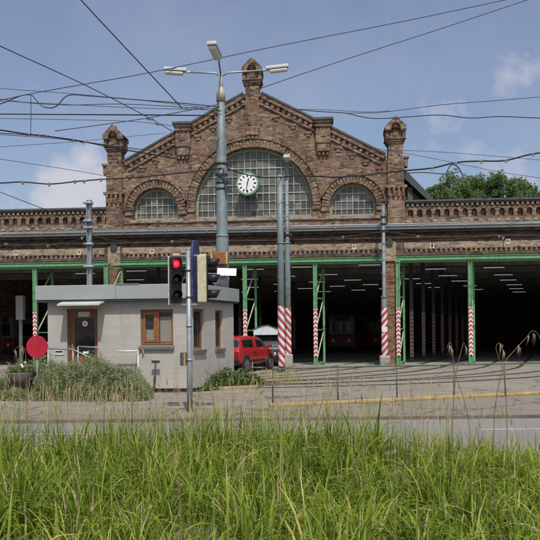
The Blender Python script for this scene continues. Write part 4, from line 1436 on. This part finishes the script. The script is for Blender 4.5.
# rusty box on the mast
rb_ = at(219.5, 258.5, LY - .35) - Vector((lp_x, LY, 0))
m_ = MB(); m_.obox(rb_, (1, 0, 0), .29, (0, 1, 0), .11, UP, .22); bx_ = m_.build('switch_box', M_RUST, lamp, bevel=.03)
m_ = MB()
for sx in (-1, 1):
    m_.obox(rb_ + Vector((sx * .27, -.115, 0)), (1, 0, 0), .03, (0, 1, 0), .012, UP, .21)
m_.build('box_trim', simple('tan_trim', (.42, .3, .17), .7), bx_)
ws = at(226.8, 272, LY - .5)
m_ = MB(); m_.box(-.335, .335, -.01, .01, -.15, .15); sg_ = m_.build('white_sign', M_SIGNW, loc=ws); sg_.rotation_euler = (R(-28), R(2), R(4)); tag(sg_, 'blank-looking bright white oblong sign on the big lamp mast above the hut roof', 'sign')
m_ = MB(); m_.bar((-.1, .02, 0), (-.1, .3, .0), .03); m_.build('bracket', M_DARKST, sg_)
m_ = MB()
for k in range(6):
    m_.box(-.26 + k * .09, -.2 + k * .09, -.0125, -.0105, -.04, .035)
m_.build('faded_lettering', simple('faded_pink', (.78, .62, .72), .5), sg_)
m_ = MB(); m_.tube([lpos(222, 283, LY - .1) + Vector((-.05, 0, -.2)), lpos(222, 277, LY - .1)], .27, 20); m_.build('mast_sleeve', M_POLEG, lamp)

# ------------------------------------------------------------------ traffic light
TY = -19.85
tl_x = at(189.2, 330, TY).x
tl = empty('traffic_light', (tl_x, TY, 0)); tag(tl, 'grey traffic light post with two signal heads, one showing red', 'traffic light')
ztl = at(188.5, 250, TY).z
m_ = MB(); m_.tube([(0, 0, -.0), (0, 0, 1.0), (0, 0, ztl)], [.062, .058, .052], 18); m_.lathe([(.055, ztl), (.05, ztl + .02), (.01, ztl + .035)], (0, 0, 0), 18)
for z in (1.05, 1.75, 2.9, 2.35):
    m_.tube([(0, 0, z), (0, 0, z + .05)], .066, 18)
m_.build('post', M_POLEG, tl)
z_t, z_b = at(189, 256.5, TY).z, at(189, 303, TY).z
m_ = MB()
m_.bar((-.25, -.02, z_t + .02), (.32, -.02, z_t + .02), .03); m_.bar((-.25, -.02, z_b - .03), (.28, -.02, z_b - .03), .03)
m_.build('bracket', M_POLEG, tl)
def signal_head(loc, rz, hm, lit):
    r_ = empty('signal_head', loc); r_.parent = tl; r_.rotation_euler = (0, 0, rz)
    h = z_t - z_b
    m_ = MB(); m_.box(-.115, .115, -.02, .17, 0, h)
    m_.build('housing', hm, r_, bevel=.025)
    m_ = MB(); m_.box(-.118, .118, -.045, -.023, .005, h - .005); m_.build('front_plate', M_BLACK, r_, bevel=.01)
    for k in range(3):
        z = h * (k + .5) / 3
        vis = MB(); vis.smooth = True; n_ = 18; b_ = len(vis.v)
        for yy, sc in ((-.046, 1), (-.25, .93)):
            for j in range(n_ + 1):
                t = R(-40 + 260 * j / n_)
                rr = .106 * sc
                vis.v.append((rr * math.cos(t), yy - (.0 if yy > -.1 else .05 * math.sin(t)), z + rr * math.sin(t)))
        for j in range(n_):
            vis.face(b_ + j, b_ + j + 1, b_ + n_ + 2 + j, b_ + n_ + 1 + j)
        vo = vis.build('visor', M_BLACK, r_)
        md = vo.modifiers.new('thick', 'SOLIDIFY'); md.thickness = .006
        m_ = MB(); m_.tube([(0, -.046, z), (0, -.06, z), (0, -.075, z)], [.085, .08, .045], 24)
        lo = m_.build('lens', M_REDLIT if (lit and k == 2) else simple('dark_lens', (.015, .016, .014), .2, var=.2), r_)
        if lit and k == 2:
            m_ = MB(); m_.disc((0, -.078, z), (0, 1, 0), .04, .006, 18); m_.build('lamp_core', M_REDCORE, lo)
hl = at(176.3, 280, TY - .05)
signal_head((hl.x - tl_x, -.1, z_b), R(20), simple('dark_housing', (.03, .03, .032), .5, var=.2), True)
m_ = MB(); m_.box(-.135, .135, .175, .185, -.03, z_t - z_b + .02); bp_ = m_.build('backboard', simple('pale_board', (.45, .45, .42), .6), tl, loc=(hl.x - tl_x, -.1, z_b)); bp_.rotation_euler = (0, 0, R(20))
hr_ = at(202.8, 280, TY - .1)
signal_head((hr_.x - tl_x + .06, -.1, z_b), R(98), M_CREAM, False)
m_ = MB(); q = at(205, 255.8, TY - .1); m_.box(hl.x - tl_x - .06, hl.x - tl_x + .08, -.1, .02, z_t + .003, z_t + .06); m_.box(hr_.x - tl_x - .06, hr_.x - tl_x + .08, -.1, .02, z_t + .003, z_t + .04); m_.build('head_cap', M_CREAM, tl, bevel=.01)
# push button
pb = at(183.2, 359, TY - .05)
m_ = MB(); m_.box(pb.x - tl_x - .06, pb.x - tl_x + .055, -.1, .04, pb.z - .135, pb.z + .135); po = m_.build('push_button_box', simple('box_grey', (.06, .065, .075), .5), tl, bevel=.015)
m_ = MB(); m_.box(pb.x - tl_x + .02, pb.x - tl_x + .06, -.107, -.1005, pb.z - .13, pb.z + .125); m_.build('coloured_edge', simple('button_orange', (.42, .22, .03), .5, dirt_or_sheen=(.3, .03, .02), scale=20), po)
# blue sign
bs = at(195.5, 268, TY + .12); zt_b, zb_b = at(195.5, 240, TY + .12).z, at(195.5, 303, TY + .12).z
m_ = MB(); hh = (zt_b - zb_b) / 2; w2 = .25
loop_ = []
for k in range(24):
    t = 2 * math.pi * k / 24; e = .62
    loop_.append((w2 * math.copysign(abs(math.cos(t)) ** e, math.cos(t)), hh * math.copysign(abs(math.sin(t)) ** e, math.sin(t))))
m_.xz([loop_], -.02, .02); so = m_.build('blue_sign', M_SIGNB, loc=(bs.x, bs.y, (zt_b + zb_b) / 2)); so.rotation_euler = (0, 0, R(82))
tag(so, 'tall rounded blue sign seen nearly edge-on behind the traffic light heads', 'sign')
m_ = MB(); m_.bar((0, 0, hh * .3), (-.05, .12, hh * .3), .03); m_.build('sign_bracket', M_POLEG, so)

# ------------------------------------------------------------------ cars
def car(name, paint, loc, rz, label, L=4.0, W=1.64, H=1.48, belt=.92, suv=True):
    """origin under the middle, nose towards +Y"""
    root = empty(name, loc, rz); tag(root, label, 'car')
    h = W / 2; y0, y1 = -L / 2, L / 2; wr = .31
    ax = (y0 + .72, y1 - .8)
    r0, r1, f0, f1 = y0 + .11, y0 + .42, y1 - .78, y1 - 1.5
    mid = -.28
    # body: stations along the length (y, underside, belt, top, half width, half width at the roof)
    ST = [(y0 + .0, .5, .74, .76, h * .84, h * .74), (y0 + .03, .36, .86, .88, h * .94, h * .8), (r0 - .02, .3, belt - .01, belt + .02, h * .98, h * .86),
          (r0 + .03, .29, belt, belt + .06, h * .985, h * .86), (r1 - .03, .28, belt + .01, H - .08, h, h * .82), (r1 + .1, .27, belt + .01, H - .03, h, h * .8),
          (r1 + .22, .26, belt + .01, H - .01, h, h * .8), (mid - .06, .26, belt, H + .01, h, h * .8), (mid + .06, .26, belt, H + .01, h, h * .8),
          (f1 - .12, .26, belt - .01, H - .02, h, h * .79), (f1 + .02, .26, belt - .01, H - .05, h, h * .79), (f0 - .06, .27, belt - .02, belt + .07, h, h * .84), (f0 + .03, .27, belt - .03, belt + .02, h * .995, h * .86),
          (f0 + .35, .28, belt - .1, belt - .05, h * .97, h * .82), (y1 - .1, .32, belt - .22, belt - .19, h * .9, h * .74), (y1 - .01, .4, .64, .66, h * .82, h * .68), (y1, .48, .6, .61, h * .76, h * .6)]
    secs = []
    for (y, zb, be, tp, w, wt) in ST:
        half = [(0, zb), (w - .14, zb), (w - .01, zb + .1), (w + .012, (zb + be) / 2 + .06), (w, be - .05), (w - .035, be), (wt + .03 * min(1, (tp - be) * 3), max(be + .004, tp - .09)), (wt - .09, max(be + .008, tp - .012)), (0, tp + .012)]
        ring_ = [(x, y, z) for x, z in half] + [(-x, y, z) for x, z in half[-2:0:-1]]
        secs.append(ring_)
    nr = len(secs[0]); bv = [p for sct in secs for p in sct]; bf = []; bm_i = []
    for i in range(len(secs) - 1):
        for k in range(nr):
            k2 = (k + 1) % nr
            bf.append((i * nr + k, i * nr + k2, (i + 1) * nr + k2, (i + 1) * nr + k))
            mi = 0
            if k in (5, nr - 6):
                sd_i = 0 if k == 5 else 1
                if i in (5, 6): mi = 1 + sd_i
                if i in (8, 9, 10): mi = 3 + sd_i
            if k in (6, 7, nr - 8, nr - 7):
                if i == 3: mi = 5
                if i == 10: mi = 6
            bm_i.append(mi)
    bf.append(tuple(range(nr))[::-1]); bm_i.append(0); bf.append(tuple((len(secs) - 1) * nr + k for k in range(nr))); bm_i.append(0)
    me = bpy.data.meshes.new('body'); me.from_pydata(bv, [], bf)
    for _ in range(7): me.materials.append(paint)
    me.polygons.foreach_set('material_index', bm_i)
    tmp = bpy.data.objects.new('body', me); COL.objects.link(tmp)
    sb = tmp.modifiers.new('s', 'SUBSURF'); sb.levels = 2; sb.render_levels = 2
    bpy.context.view_layer.update()
    ev = bpy.data.meshes.new_from_object(tmp.evaluated_get(bpy.context.evaluated_depsgraph_get()))
    bpy.data.objects.remove(tmp)
    for gi, (nm_, mt_) in enumerate((('body', paint), ('window', M_CARGL), ('window', M_CARGL), ('window', M_CARGL), ('window', M_CARGL), ('rear_window', M_CARGL), ('windscreen', M_CARGL))):
        use = {}; sub = MB(); sub.smooth = True
        for pgn in ev.polygons:
            if pgn.material_index == gi:
                ids = []
                for vi in pgn.vertices:
                    if vi not in use:
                        use[vi] = len(sub.v); sub.v.append(tuple(ev.vertices[vi].co))
                    ids.append(use[vi])
                sub.face(*ids)
        if sub.f:
            sub.build(nm_, mt_, root)
    ax = (y0 + .72, y1 - .8); wr = .31
    for sg in (-1, 1):
        for ay_ in ax:
            m_ = MB(); m_.disc((sg * (h - .04), ay_, .335), (1, 0, 0), .365, .115, 28); m_.build('wheel_arch', M_BLACK, root)
        m_ = MB()
        for yy in (mid, f0 - .2, r1 + .25):
            m_.box(sg * (h + .004) - .006, sg * (h + .004) + .006, yy - .006, yy + .006, .42, belt - .09)
        m_.bar((sg * (h + .004), r1 + .25, .43), (sg * (h + .004), f0 - .2, .43), .012, .012)
        m_.build('door_gap', M_BLACK, root)
    m_ = MB(); m_.box(-h * .96, h * .96, y0 - .05, y0 + .12, .3, .56); m_.build('rear_bumper', M_BLACK, root, bevel=.03)
    m_ = MB(); m_.box(-h * .94, h * .94, y1 - .12, y1 + .04, .27, .5); m_.build('front_bumper', M_BLACK, root, bevel=.03)
    for sg in (-1, 1):
        m_ = MB(); m_.box(sg * h * .86 - .075, sg * h * .86 + .075, y0 - .005, y0 + .12, .6, .88); m_.build('tail_lamp', simple('tail_red', (.25, .008, .01), .2), root, bevel=.02)
        m_ = MB(); m_.box(sg * h * .78 - .14, sg * h * .78 + .14, y1 - .3, y1 - .03, .6, .74); m_.build('headlamp', simple('lamp_clear', (.6, .62, .64), .15), root, bevel=.03)
        m_ = MB(); m_.box(sg * (h + .1) - .1, sg * (h + .1) + .1, f0 - .42, f0 - .3, belt + .02, belt + .16); m_.build('mirror', paint, root, bevel=.03)
        m_ = MB(); m_.box(sg * h - .012, sg * h + .022, ax[0] + .42, ax[1] - .42, .42, .5); m_.build('side_trim', M_BLACK, root)
        m_ = MB(); m_.box(sg * h - .012, sg * h + .03, mid - .28, mid - .12, .8, .83); m_.build('door_handle', M_BLACK, root)
        for ay_ in ax:
            m_ = MB(); m_.tube([(sg * (h - .2), ay_, .31), (sg * (h - .18), ay_, .31), (sg * (h + .01), ay_, .31), (sg * (h + .035), ay_, .31)], [.26, .31, .31, .27], 24); w_ = m_.build('wheel', M_RUBBER, root)
            m_ = MB(); m_.disc((sg * (h + .036), ay_, .31), (1, 0, 0), .2, .02, 20)
            for k in range(5):
                t = k * 2 * math.pi / 5
                m_.obox((sg * (h + .048), ay_ + .1 * math.cos(t), .31 + .1 * math.sin(t)), (1, 0, 0), .006, (0, math.cos(t), math.sin(t)), .1, (0, -math.sin(t), math.cos(t)), .025)
            m_.build('rim', simple('alloy', (.2, .21, .22), .4, .6), w_)
    m_ = MB(); m_.box(-.26, .26, y0 - .01, y0 + .05, .66, .77); m_.build('number_plate', M_WHITE, root)
    return root
ang = 20.0
hd = Vector((math.sin(R(ang)), math.cos(R(ang)), 0)); lt = Vector((hd.y, -hd.x, 0))
rw = gr(246, 372.5)
ctr_ = rw + hd * (2.0 - .72) - lt * .82
car('red_car', M_CARRED, (ctr_.x, ctr_.y, 0), R(-ang), 'red hatchback with dark rear parked beyond the guard hut', 3.95, 1.68, 1.5, .95)
bc = Vector((at(265.5, 350, -.7).x + .06, -.7 + 2.0, 0))
car('dark_car', M_CARBLUE, (bc.x, bc.y, .005), R(1), 'dark blue car parked in the open gate behind the red car', 4.1, 1.62, 1.46, .92)
rb0 = bc - Vector((0, 1.0, 0))
m_ = MB(); hw = .66
lp2 = [(-hw, 0), (hw, 0), (hw, .24), (hw * .55, .36), (0.05, .5), (-.2, .5), (-hw, .3)]
rz_ = R(1)
m_.xz([[(x, z) for x, z in [(-hw, 0), (hw, 0), (hw, .22), (hw * .1, .46), (-hw * .3, .44), (-hw, .26)]]], -.9, .9)
rbx = m_.build('roof_box', simple('pale_box', (.55, .58, .62), .5, var=.1), loc=(rb0.x, rb0.y, 1.52), bevel=.02); rbx.rotation_euler = (0, 0, rz_)
tag(rbx, 'pale pitched storage box on top of the dark blue car', 'roof box')
m_ = MB(); m_.bar((-.62, -.5, -.03), (.62, -.5, -.03), .05); m_.bar((-.62, .5, -.03), (.62, .5, -.03), .05); m_.build('roof_bar', M_BLACK, rbx)
m_ = MB(); m_.bar((-hw - .04, -.92, .27), (-hw * .3, -.92, .455), .035); m_.bar((-hw * .3, -.92, .455), (hw * .1, -.92, .475), .035); m_.bar((hw * .1, -.92, .475), (hw + .04, -.92, .23), .035); m_.build('lid_edge', M_DARKST, rbx)

# trams deep in the hall
def tram(loc, label):
    r_ = empty('tram', loc, R(-18.5)); tag(r_, label, 'tram', 'trams parked in the hall')
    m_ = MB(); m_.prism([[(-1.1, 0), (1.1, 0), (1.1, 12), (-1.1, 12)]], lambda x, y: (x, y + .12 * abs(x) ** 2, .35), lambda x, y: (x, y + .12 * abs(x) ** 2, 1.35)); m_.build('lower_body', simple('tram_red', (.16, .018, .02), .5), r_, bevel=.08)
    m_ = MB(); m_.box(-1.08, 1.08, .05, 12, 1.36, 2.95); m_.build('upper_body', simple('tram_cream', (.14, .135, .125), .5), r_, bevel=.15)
    m_ = MB(); m_.box(-.9, .9, .02, .045, 1.6, 2.45); m_.build('windscreen', M_CARGL, r_, bevel=.02)
    for k in range(6):
        for sg in (-1, 1):
            m_ = MB(); m_.box(sg * 1.085 - .01, sg * 1.085 + .01, .6 + k * 1.85, 2.2 + k * 1.85, 1.6, 2.45); m_.build('window', M_CARGL, r_)
    m_ = MB(); m_.box(-.7, .7, .0, .1, 2.55, 2.85); m_.build('destination_box', M_BLACK, r_)
    for sg in (-1, 1):
        m_ = MB(); m_.disc((sg * .65, .1, .95), (0, 1, 0), .12, .06, 18); m_.build('headlamp', M_LAMPG, r_)
        for k in (2, 9):
            m_ = MB(); m_.disc((sg * .75, k, .33), (1, 0, 0), .33, .12, 20); m_.build('wheel', M_DARKST, r_)
    m_ = MB(); m_.bar((-1.0, -.05, .55), (1.0, -.05, .55), .1, .2); m_.build('bumper', M_DARKST, r_)
    m_ = MB(); m_.box(-.9, .9, 2, 10, 2.95, 3.15); m_.build('roof_gear', M_DARKST, r_)
    return r_
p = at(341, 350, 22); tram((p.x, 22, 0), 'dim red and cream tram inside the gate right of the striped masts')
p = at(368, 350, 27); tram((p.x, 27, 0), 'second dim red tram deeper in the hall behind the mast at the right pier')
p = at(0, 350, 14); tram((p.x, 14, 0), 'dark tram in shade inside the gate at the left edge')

# pale cabinet column inside the left gate
p = at(20.5, 300, 2.6)
m_ = MB(); m_.tube([(0, 0, 0), (0, 0, 2.45)], .1, 12); m_.box(-.2, .2, -.16, .16, 2.45, 3.75)
o = m_.build('cabinet_post', simple('pale_grey_box', (.3, .31, .29), .7, var=.2), loc=(p.x, 2.6, 0)); tag(o, 'grey post carrying a tall pale cabinet inside the leftmost gate', 'post')

# ------------------------------------------------------------------ trees behind
def tree(loc, H, rad, label, seed, nleaf=24000):
    rg = np.random.default_rng(seed); rr = random.Random(seed)
    root = empty('tree', loc); tag(root, label, 'tree', 'trees behind the depot')
    tr = MB(); tr.tube([(0, 0, 0), (.1, .05, H * .3), (-.05, .1, H * .6), (.05, 0, H * .9)], [.4, .32, .2, .05], 10)
    pts = []; tin = []
    cl = []
    for k in range(60):
        t = rr.uniform(.3, 1) ** .8; a_ = rr.uniform(0, 6.28)
        env = rad * math.sin(math.pi * min(.98, .12 + t * .82)) ** .6
        r_ = env * rr.uniform(.35, 1.0)
        cl.append((math.cos(a_) * r_, math.sin(a_) * r_, H * t * .93))
    for c in cl:
        tr.tube([(0, 0, max(H * .2, c[2] - H * .2)), (c[0] * .5, c[1] * .5, c[2] - H * .07), c], [.11, .07, .02], 5)
        k = nleaf // len(cl); s_ = rr.uniform(.75, 1.45) * rad / 4.2
        d = rg.normal(size=(k, 3)); d /= np.linalg.norm(d, axis=1)[:, None]
        q = np.array(c) + d * (rg.random(k) ** .45)[:, None] * np.array([s_, s_, s_ * .75]) * (1 + .3 * np.sin(d[:, :1] * 6))
        pts.append(q); tin.append(np.clip(rr.uniform(.25, .75) + rg.normal(0, .18, k), 0, 1))
    tr.build('trunk', M_BARK, root)
    leaf_cloud('crown', np.concatenate(pts), 0, .34, M_TREE, np.concatenate(tin), root, .6, seed, .2)
TYY = 72.0
for i, (px, ptop, rad, lab) in enumerate(((434, 184, 4.2, 'tree just right of the brown timber gable, lower than its neighbour'), (456, 176, 5.0, 'broad tree second from the timber gable behind the parapet'), (481, 179, 5.2, 'dense tree in the middle of the row behind the right parapet'), (503, 172.5, 4.8, 'tallest tree of the row behind the right parapet'), (522, 178, 4.2, 'tree right of the tallest one behind the right parapet'), (546, 184, 4.6, 'low tree at the right edge above the parapet'))):
    Y = TYY + (i % 3) * 4
    p = at(px, ptop, Y)
    tree((p.x, Y, 0), p.z * 1.05, rad, lab, 40 + i)

# ------------------------------------------------------------------ overhead wires
def wire(pts, r, label, Y0, Y1, mat=M_WIRE, fit=None, n=6, wob=0):
    xs = [p[0] for p in pts]
    P3 = []
    for x, y in pts:
        t = (x - xs[0]) / (xs[-1] - xs[0]) if xs[-1] != xs[0] else 0
        P3.append(at(x, y, Y0 + (Y1 - Y0) * t))
    sm = [P3[0]]
    for a_ in range(len(P3) - 1):
        q0, q1, q2, q3 = P3[max(a_ - 1, 0)], P3[a_], P3[a_ + 1], P3[min(a_ + 2, len(P3) - 1)]
        for t in (.2, .4, .6, .8, 1):
            sm.append(.5 * ((2 * q1) + (q2 - q0) * t + (2 * q0 - 5 * q1 + 4 * q2 - q3) * t * t + (3 * q1 - q0 - 3 * q2 + q3) * t ** 3))
    if pts[0][0] < 0 or pts[0][1] < 0:
        sm = [sm[0] + (sm[0] - sm[1]).normalized() * 14] + sm
    if pts[-1][0] > 540 or pts[-1][1] < 0:
        sm = sm + [sm[-1] + (sm[-1] - sm[-2]).normalized() * 14]
    mb = MB(); org = sm[0]; mb.tube([p - org for p in sm], r * 1.03, n)
    o = mb.build('overhead_wire', mat, loc=org); tag(o, label, 'wire', 'overhead wires')
    if fit:
        for x, y, s_ in fit:
            mf = MB(); t = (x - xs[0]) / (xs[-1] - xs[0]); p = at(x, y, Y0 + (Y1 - Y0) * t) - org
            mf.tube([p + Vector((-s_ * .8, 0, 0)), p + Vector((s_ * .2, 0, .01)), p + Vector((s_ * .8, 0, 0))], [.028, .042, .028], 8)
            mf.box(p.x - .028, p.x + .028, p.y - .03, p.y + .03, p.z - .085, p.z + .05)
            mf.build('fitting', simple('porcelain', (.17, .17, .165), .4, var=.3), o)
W1 = .013
wire([(62, -24), (80, -1), (182, 108)], .019, 'steep straight wire falling from top left to the junction left of the lamp mast', -14, -9)
wire([(-30, 31), (0, 46), (85, 85), (140, 113), (172, 131)], .017, 'long wire slanting down from the left edge to the left pedestal', -13, -2, fit=[(150, 119, .2), (158, 124, .15)])
wire([(-40, 113), (0, 114), (205, 115.5), (222, 117)], .022, 'thickest straight horizontal wire crossing the left sky to the lamp mast', -9, -9)
wire([(-30, 111), (0, 104), (20, 96), (31, 95), (36, 100), (44, 107), (56, 106.5), (68, 95.5), (90, 96), (140, 100), (180, 103), (220, 107)], .019, 'wavy black wire sagging between clamps at the upper left', -9.5, -9.2)
wire([(-30, 100), (0, 101), (60, 104), (140, 108), (222, 110)], .011, 'thin nearly level wire under the wavy one at left', -9, -9)
wire([(-30, 87), (0, 88.5), (110, 97), (218, 109)], .010, 'thin wire slanting gently down from the left edge above the wavy one', -9, -9)
wire([(-30, 107), (40, 92), (150, 72.5), (270, 47.5), (400, 22), (505, 0), (560, -12)], .014, 'upper long wire rising left to right behind the lamp heads', -11, -6)
wire([(55, 131), (135, 120), (190, 110), (222, 103), (270, 85), (350, 58), (440, 29), (527, 0), (570, -14)], .014, 'lower long wire rising to the right over the gable ridge', -10, -6)
wire([(-30, 151), (0, 147), (70, 142), (135, 136), (165, 133)], .010, 'faint thin wire rising slightly at left towards the gable', -9, -3)
wire([(-30, 126), (0, 130), (26, 134), (45, 136), (80, 141), (120, 149), (150, 154), (182, 160)], .026, 'black contact line with insulators slanting towards the left gable slope', -10, -2.5, M_CABLE, fit=[(27, 134.2, .18), (39, 135.2, .22), (46, 136, .16), (72, 140, .15), (84, 142, .2)])
wire([(-30, 132), (0, 134.5), (60, 139), (110, 146), (140, 150)], .012, 'thin line running just under the contact line with insulators', -10, -3)
wire([(30.8, 95), (31, 115), (30.5, 136)], .012, 'short vertical dropper wire at upper left', -9.5, -9.5)
wire([(-30, 182), (0, 183), (22, 182), (50, 184), (76, 181.5), (100, 179.5), (140, 177), (180, 173), (222, 168)], .024, 'black feeder cable with clips crossing the left pinnacle', -9.5, -9.2, M_CABLE, fit=[(23, 182.3, .1), (49, 184, .1), (75, 181.5, .1), (84, 181, .14), (101, 179.4, .1)])
wire([(222, 166), (240, 173), (262, 177), (282, 177)], .02, 'feeder cable passing in front of the clock from lamp mast to the striped mast', -9, -5.5, M_CABLE)
wire([(284, 177), (300, 175.5), (340, 177), (385, 173), (400, 171), (432, 168), (456, 162.5), (480, 161), (505, 160.5), (532, 154), (570, 149)], .032, 'thick black clipped cable rising at right over the trees', -5.4, -7, M_CABLE, fit=[(432, 168, .12), (456, 163, .15), (481, 161.3, .12), (506, 160.6, .12), (533, 154, .12)])
wire([(408, 173), (425, 172.5), (447, 174), (460, 171.5)], .018, 'short lower cable with dangling loops left of the trees', -6, -6, M_CABLE, fit=[(450, 172, .15), (456, 169, .12)])
wire([(446, 174), (451, 165), (458, 167), (463, 176)], .02, 'looped black cable tail hanging above the trees', -6, -6, M_CABLE)
wire([(292, 109), (320, 111.5), (345, 113), (363, 117), (380, 118.5), (405, 117), (440, 115), (470, 118), (500, 116.5), (540, 118), (580, 118)], .018, 'wavy wire running level across the right sky', -7, -7)
wire([(345, 113), (363, 113), (385, 112), (440, 105), (490, 101), (540, 97), (580, 94)], .012, 'thin wire rising gently across the right sky', -7, -7)
wire([(294, 109), (330, 110), (365, 112), (390, 111)], .010, 'short thin wire above the wavy one right of the gable top', -7, -7)
wire([(374, 148), (420, 156), (470, 166), (500, 172), (540, 178), (580, 185)], .010, 'faint thin wire falling right from the right pinnacle', -4, -8)
wire([(-30, 180), (0, 192), (47, 210), (90, 224)], .015, 'thin wire falling from the left edge to the slim mast', -7, -3.6)
wire([(180, 108), (183, 109), (200, 107), (240, 112)], .010, 'thin wire through the junction left of the lamp mast', -9, -8)
wire([(0, 159), (100, 175), (190, 195), (283, 222)], .010, 'thin dark wire crossing the left gable diagonally', -9, -5)
wire([(-30, 131), (0, 133), (50, 137), (100, 144), (122, 147)], .016, 'second contact line just below the insulators at left', -10.5, -4)
wire([(-30, 97), (0, 99), (30, 103), (70, 105), (120, 104), (180, 107), (222, 111)], .013, 'messenger wire crossing the sagging wavy wire at upper left', -9.8, -9.2)
wire([(-30, 118), (60, 119.5), (140, 122), (200, 131), (222, 138)], .010, 'thin wire dropping gently to the lamp mast below the thick level wire', -9, -9)
wire([(100, 145), (150, 150), (182, 156), (222, 168)], .011, 'thin wire over the left gable slope towards the lamp mast clamps', -7, -9)
wire([(290, 164), (330, 158), (384, 151), (440, 152), (540, 160), (580, 164)], .010, 'thin wire crossing behind the right pinnacle and over the trees', -3, -6)
wire([(284, 180), (330, 183), (384, 207)], .011, 'thin wire from the striped mast down to the pier mast', -5.4, -1.2)
wire([(384, 208), (440, 205), (500, 199), (580, 190)], .011, 'thin wire from the pier mast rising right along the parapet', -1.2, -4)
wire([(90, 212), (160, 208), (222, 195)], .011, 'thin wire from the slim mast rising to the lamp mast', -3.6, -9)
wire([(-30, 232), (60, 231), (160, 229), (300, 227), (384, 225), (590, 219)], .012, 'second thin span wire just under the gutter across the facade', -1.8, -1.8)
# cables looped along the dark band over the gates
wire([(-30, 244), (0, 243), (40, 246), (70, 243), (89, 235), (110, 240), (160, 243), (185, 240), (222, 246)], .02, 'grey cable festooned along the wall over the left gates', -1.4, -1.4, M_CABLE, fit=[(6, 244, .12), (48, 245.5, .12), (82, 238, .1), (172, 241.5, .12)])
wire([(291, 240), (330, 238), (352, 236), (384, 232), (410, 235), (430, 238), (432, 250)], .02, 'grey cable festooned on the wall near the right brick pier', -1.4, -1.4, M_CABLE, fit=[(343, 237, .1), (418, 236.5, .12)])
wire([(430, 240), (470, 238), (500, 235), (503, 250)], .016, 'grey cable on the wall over the right gates with pale insulator', -1.4, -1.4, M_CABLE, fit=[(499, 236, .16), (503, 238, .1)])
wire([(-40, 226), (90, 224), (222, 222), (384, 218), (590, 214)], .014, 'long thin span wire parallel to the gutter across the facade', -2.2, -2.2)
wire([(222, 196), (283, 205), (384, 205)], .011, 'thin span wire across the big arched window to the pier mast', -6, -1.5)
wire([(222, 187), (255, 205), (290, 232)], .010, 'thin stay wire slanting across the big arched window', -8.5, -2)

# ------------------------------------------------------------------ light
SE, SA = R(57), R(14)
sd_ = Vector((math.sin(SA) * math.cos(SE), -math.cos(SA) * math.cos(SE), math.sin(SE)))
sl = bpy.data.lights.new('sun', 'SUN'); so_ = bpy.data.objects.new('sun', sl); COL.objects.link(so_)
sl.energy = 3.0; sl.angle = R(.6); sl.color = (1, .95, .87)
so_.rotation_euler = (-sd_).to_track_quat('-Z', 'Y').to_euler()
W = bpy.data.worlds.new('World'); S.world = W; W.use_nodes = True
nt = W.node_tree; bg = nt.nodes['Background']
sky = nt.nodes.new('ShaderNodeTexSky'); sky.sky_type = 'NISHITA'; sky.sun_disc = False
sky.sun_elevation = SE; sky.sun_rotation = math.pi - SA
sky.air_density = 1.0; sky.dust_density = 3.6; sky.ozone_density = 2.0; sky.altitude = 200
tcw = nt.nodes.new('ShaderNodeTexCoord'); gv = tcw.outputs['Generated']
def cloud(px, py, rad, gain, sx=1.0):
    d = ray(px, py).normalized()
    dt = N(nt, 'ShaderNodeVectorMath', _operation='SUBTRACT'); nt.links.new(gv, dt.inputs[0]); dt.inputs[1].default_value = d
    sc = N(nt, 'ShaderNodeVectorMath', _operation='MULTIPLY'); nt.links.new(dt.outputs[0], sc.inputs[0]); sc.inputs[1].default_value = (1 / sx, 1 / sx, 1)
    ln = N(nt, 'ShaderNodeVectorMath', _operation='LENGTH'); nt.links.new(sc.outputs[0], ln.inputs[0])
    return math_(nt, 'MULTIPLY', ramp(nt, math_(nt, 'MULTIPLY', ln.outputs['Value'], 1 / rad), [(0, 1.0), (.5, .62), (1, 0.0)]), gain)
cl_n = noise(nt, gv, 11, 9, .62)
cl_big = noise(nt, gv, 4.0, 8, .6)
msk = None
for a_ in ((72, 192, .075, 1.2, 1.0), (84, 160, .04, 1.0, 1.0), (100, 180, .05, .9, 1.0), (106, 205, .06, .6, 1.0), (524, 80, .05, .5, 1.3), (440, 106, .045, .42, 1.5), (510, 165, .06, .34, 1.5), (415, 165, .05, .3, 1.3), (20, 212, .06, .35, 1.4)):
    k = cloud(*a_)
    msk = k if msk is None else math_(nt, 'MAXIMUM', msk, k)
dens = math_(nt, 'ADD', math_(nt, 'MULTIPLY', msk, 1.0), math_(nt, 'MULTIPLY', math_(nt, 'SUBTRACT', cl_n, .5), 1.6))
dens = math_(nt, 'MULTIPLY', ramp(nt, dens, [(.3, 0.0), (.75, .85)]), ramp(nt, msk, [(.0, 0.0), (.15, 1.0)]))
hazy = ramp(nt, cl_big, [(.45, 0.0), (.8, .22)])
cmask = math_(nt, 'MAXIMUM', dens, hazy)
skyb = mixc(nt, .17, sky.outputs[0], (2.5, 2.3, 2.9))
skyc = mixc(nt, cmask, skyb, (4.4, 4.35, 4.8))
nt.links.new(skyc, bg.inputs[0]); bg.inputs[1].default_value = .116

S.view_settings.view_transform = 'Standard'; S.view_settings.look = 'None'
S.view_settings.exposure = 0.33; S.view_settings.gamma = 1
try:
    S.view_settings.use_curve_mapping = False
except Exception:
    pass
S.render.engine = 'CYCLES'; S.cycles.max_bounces = 10; S.cycles.diffuse_bounces = 7
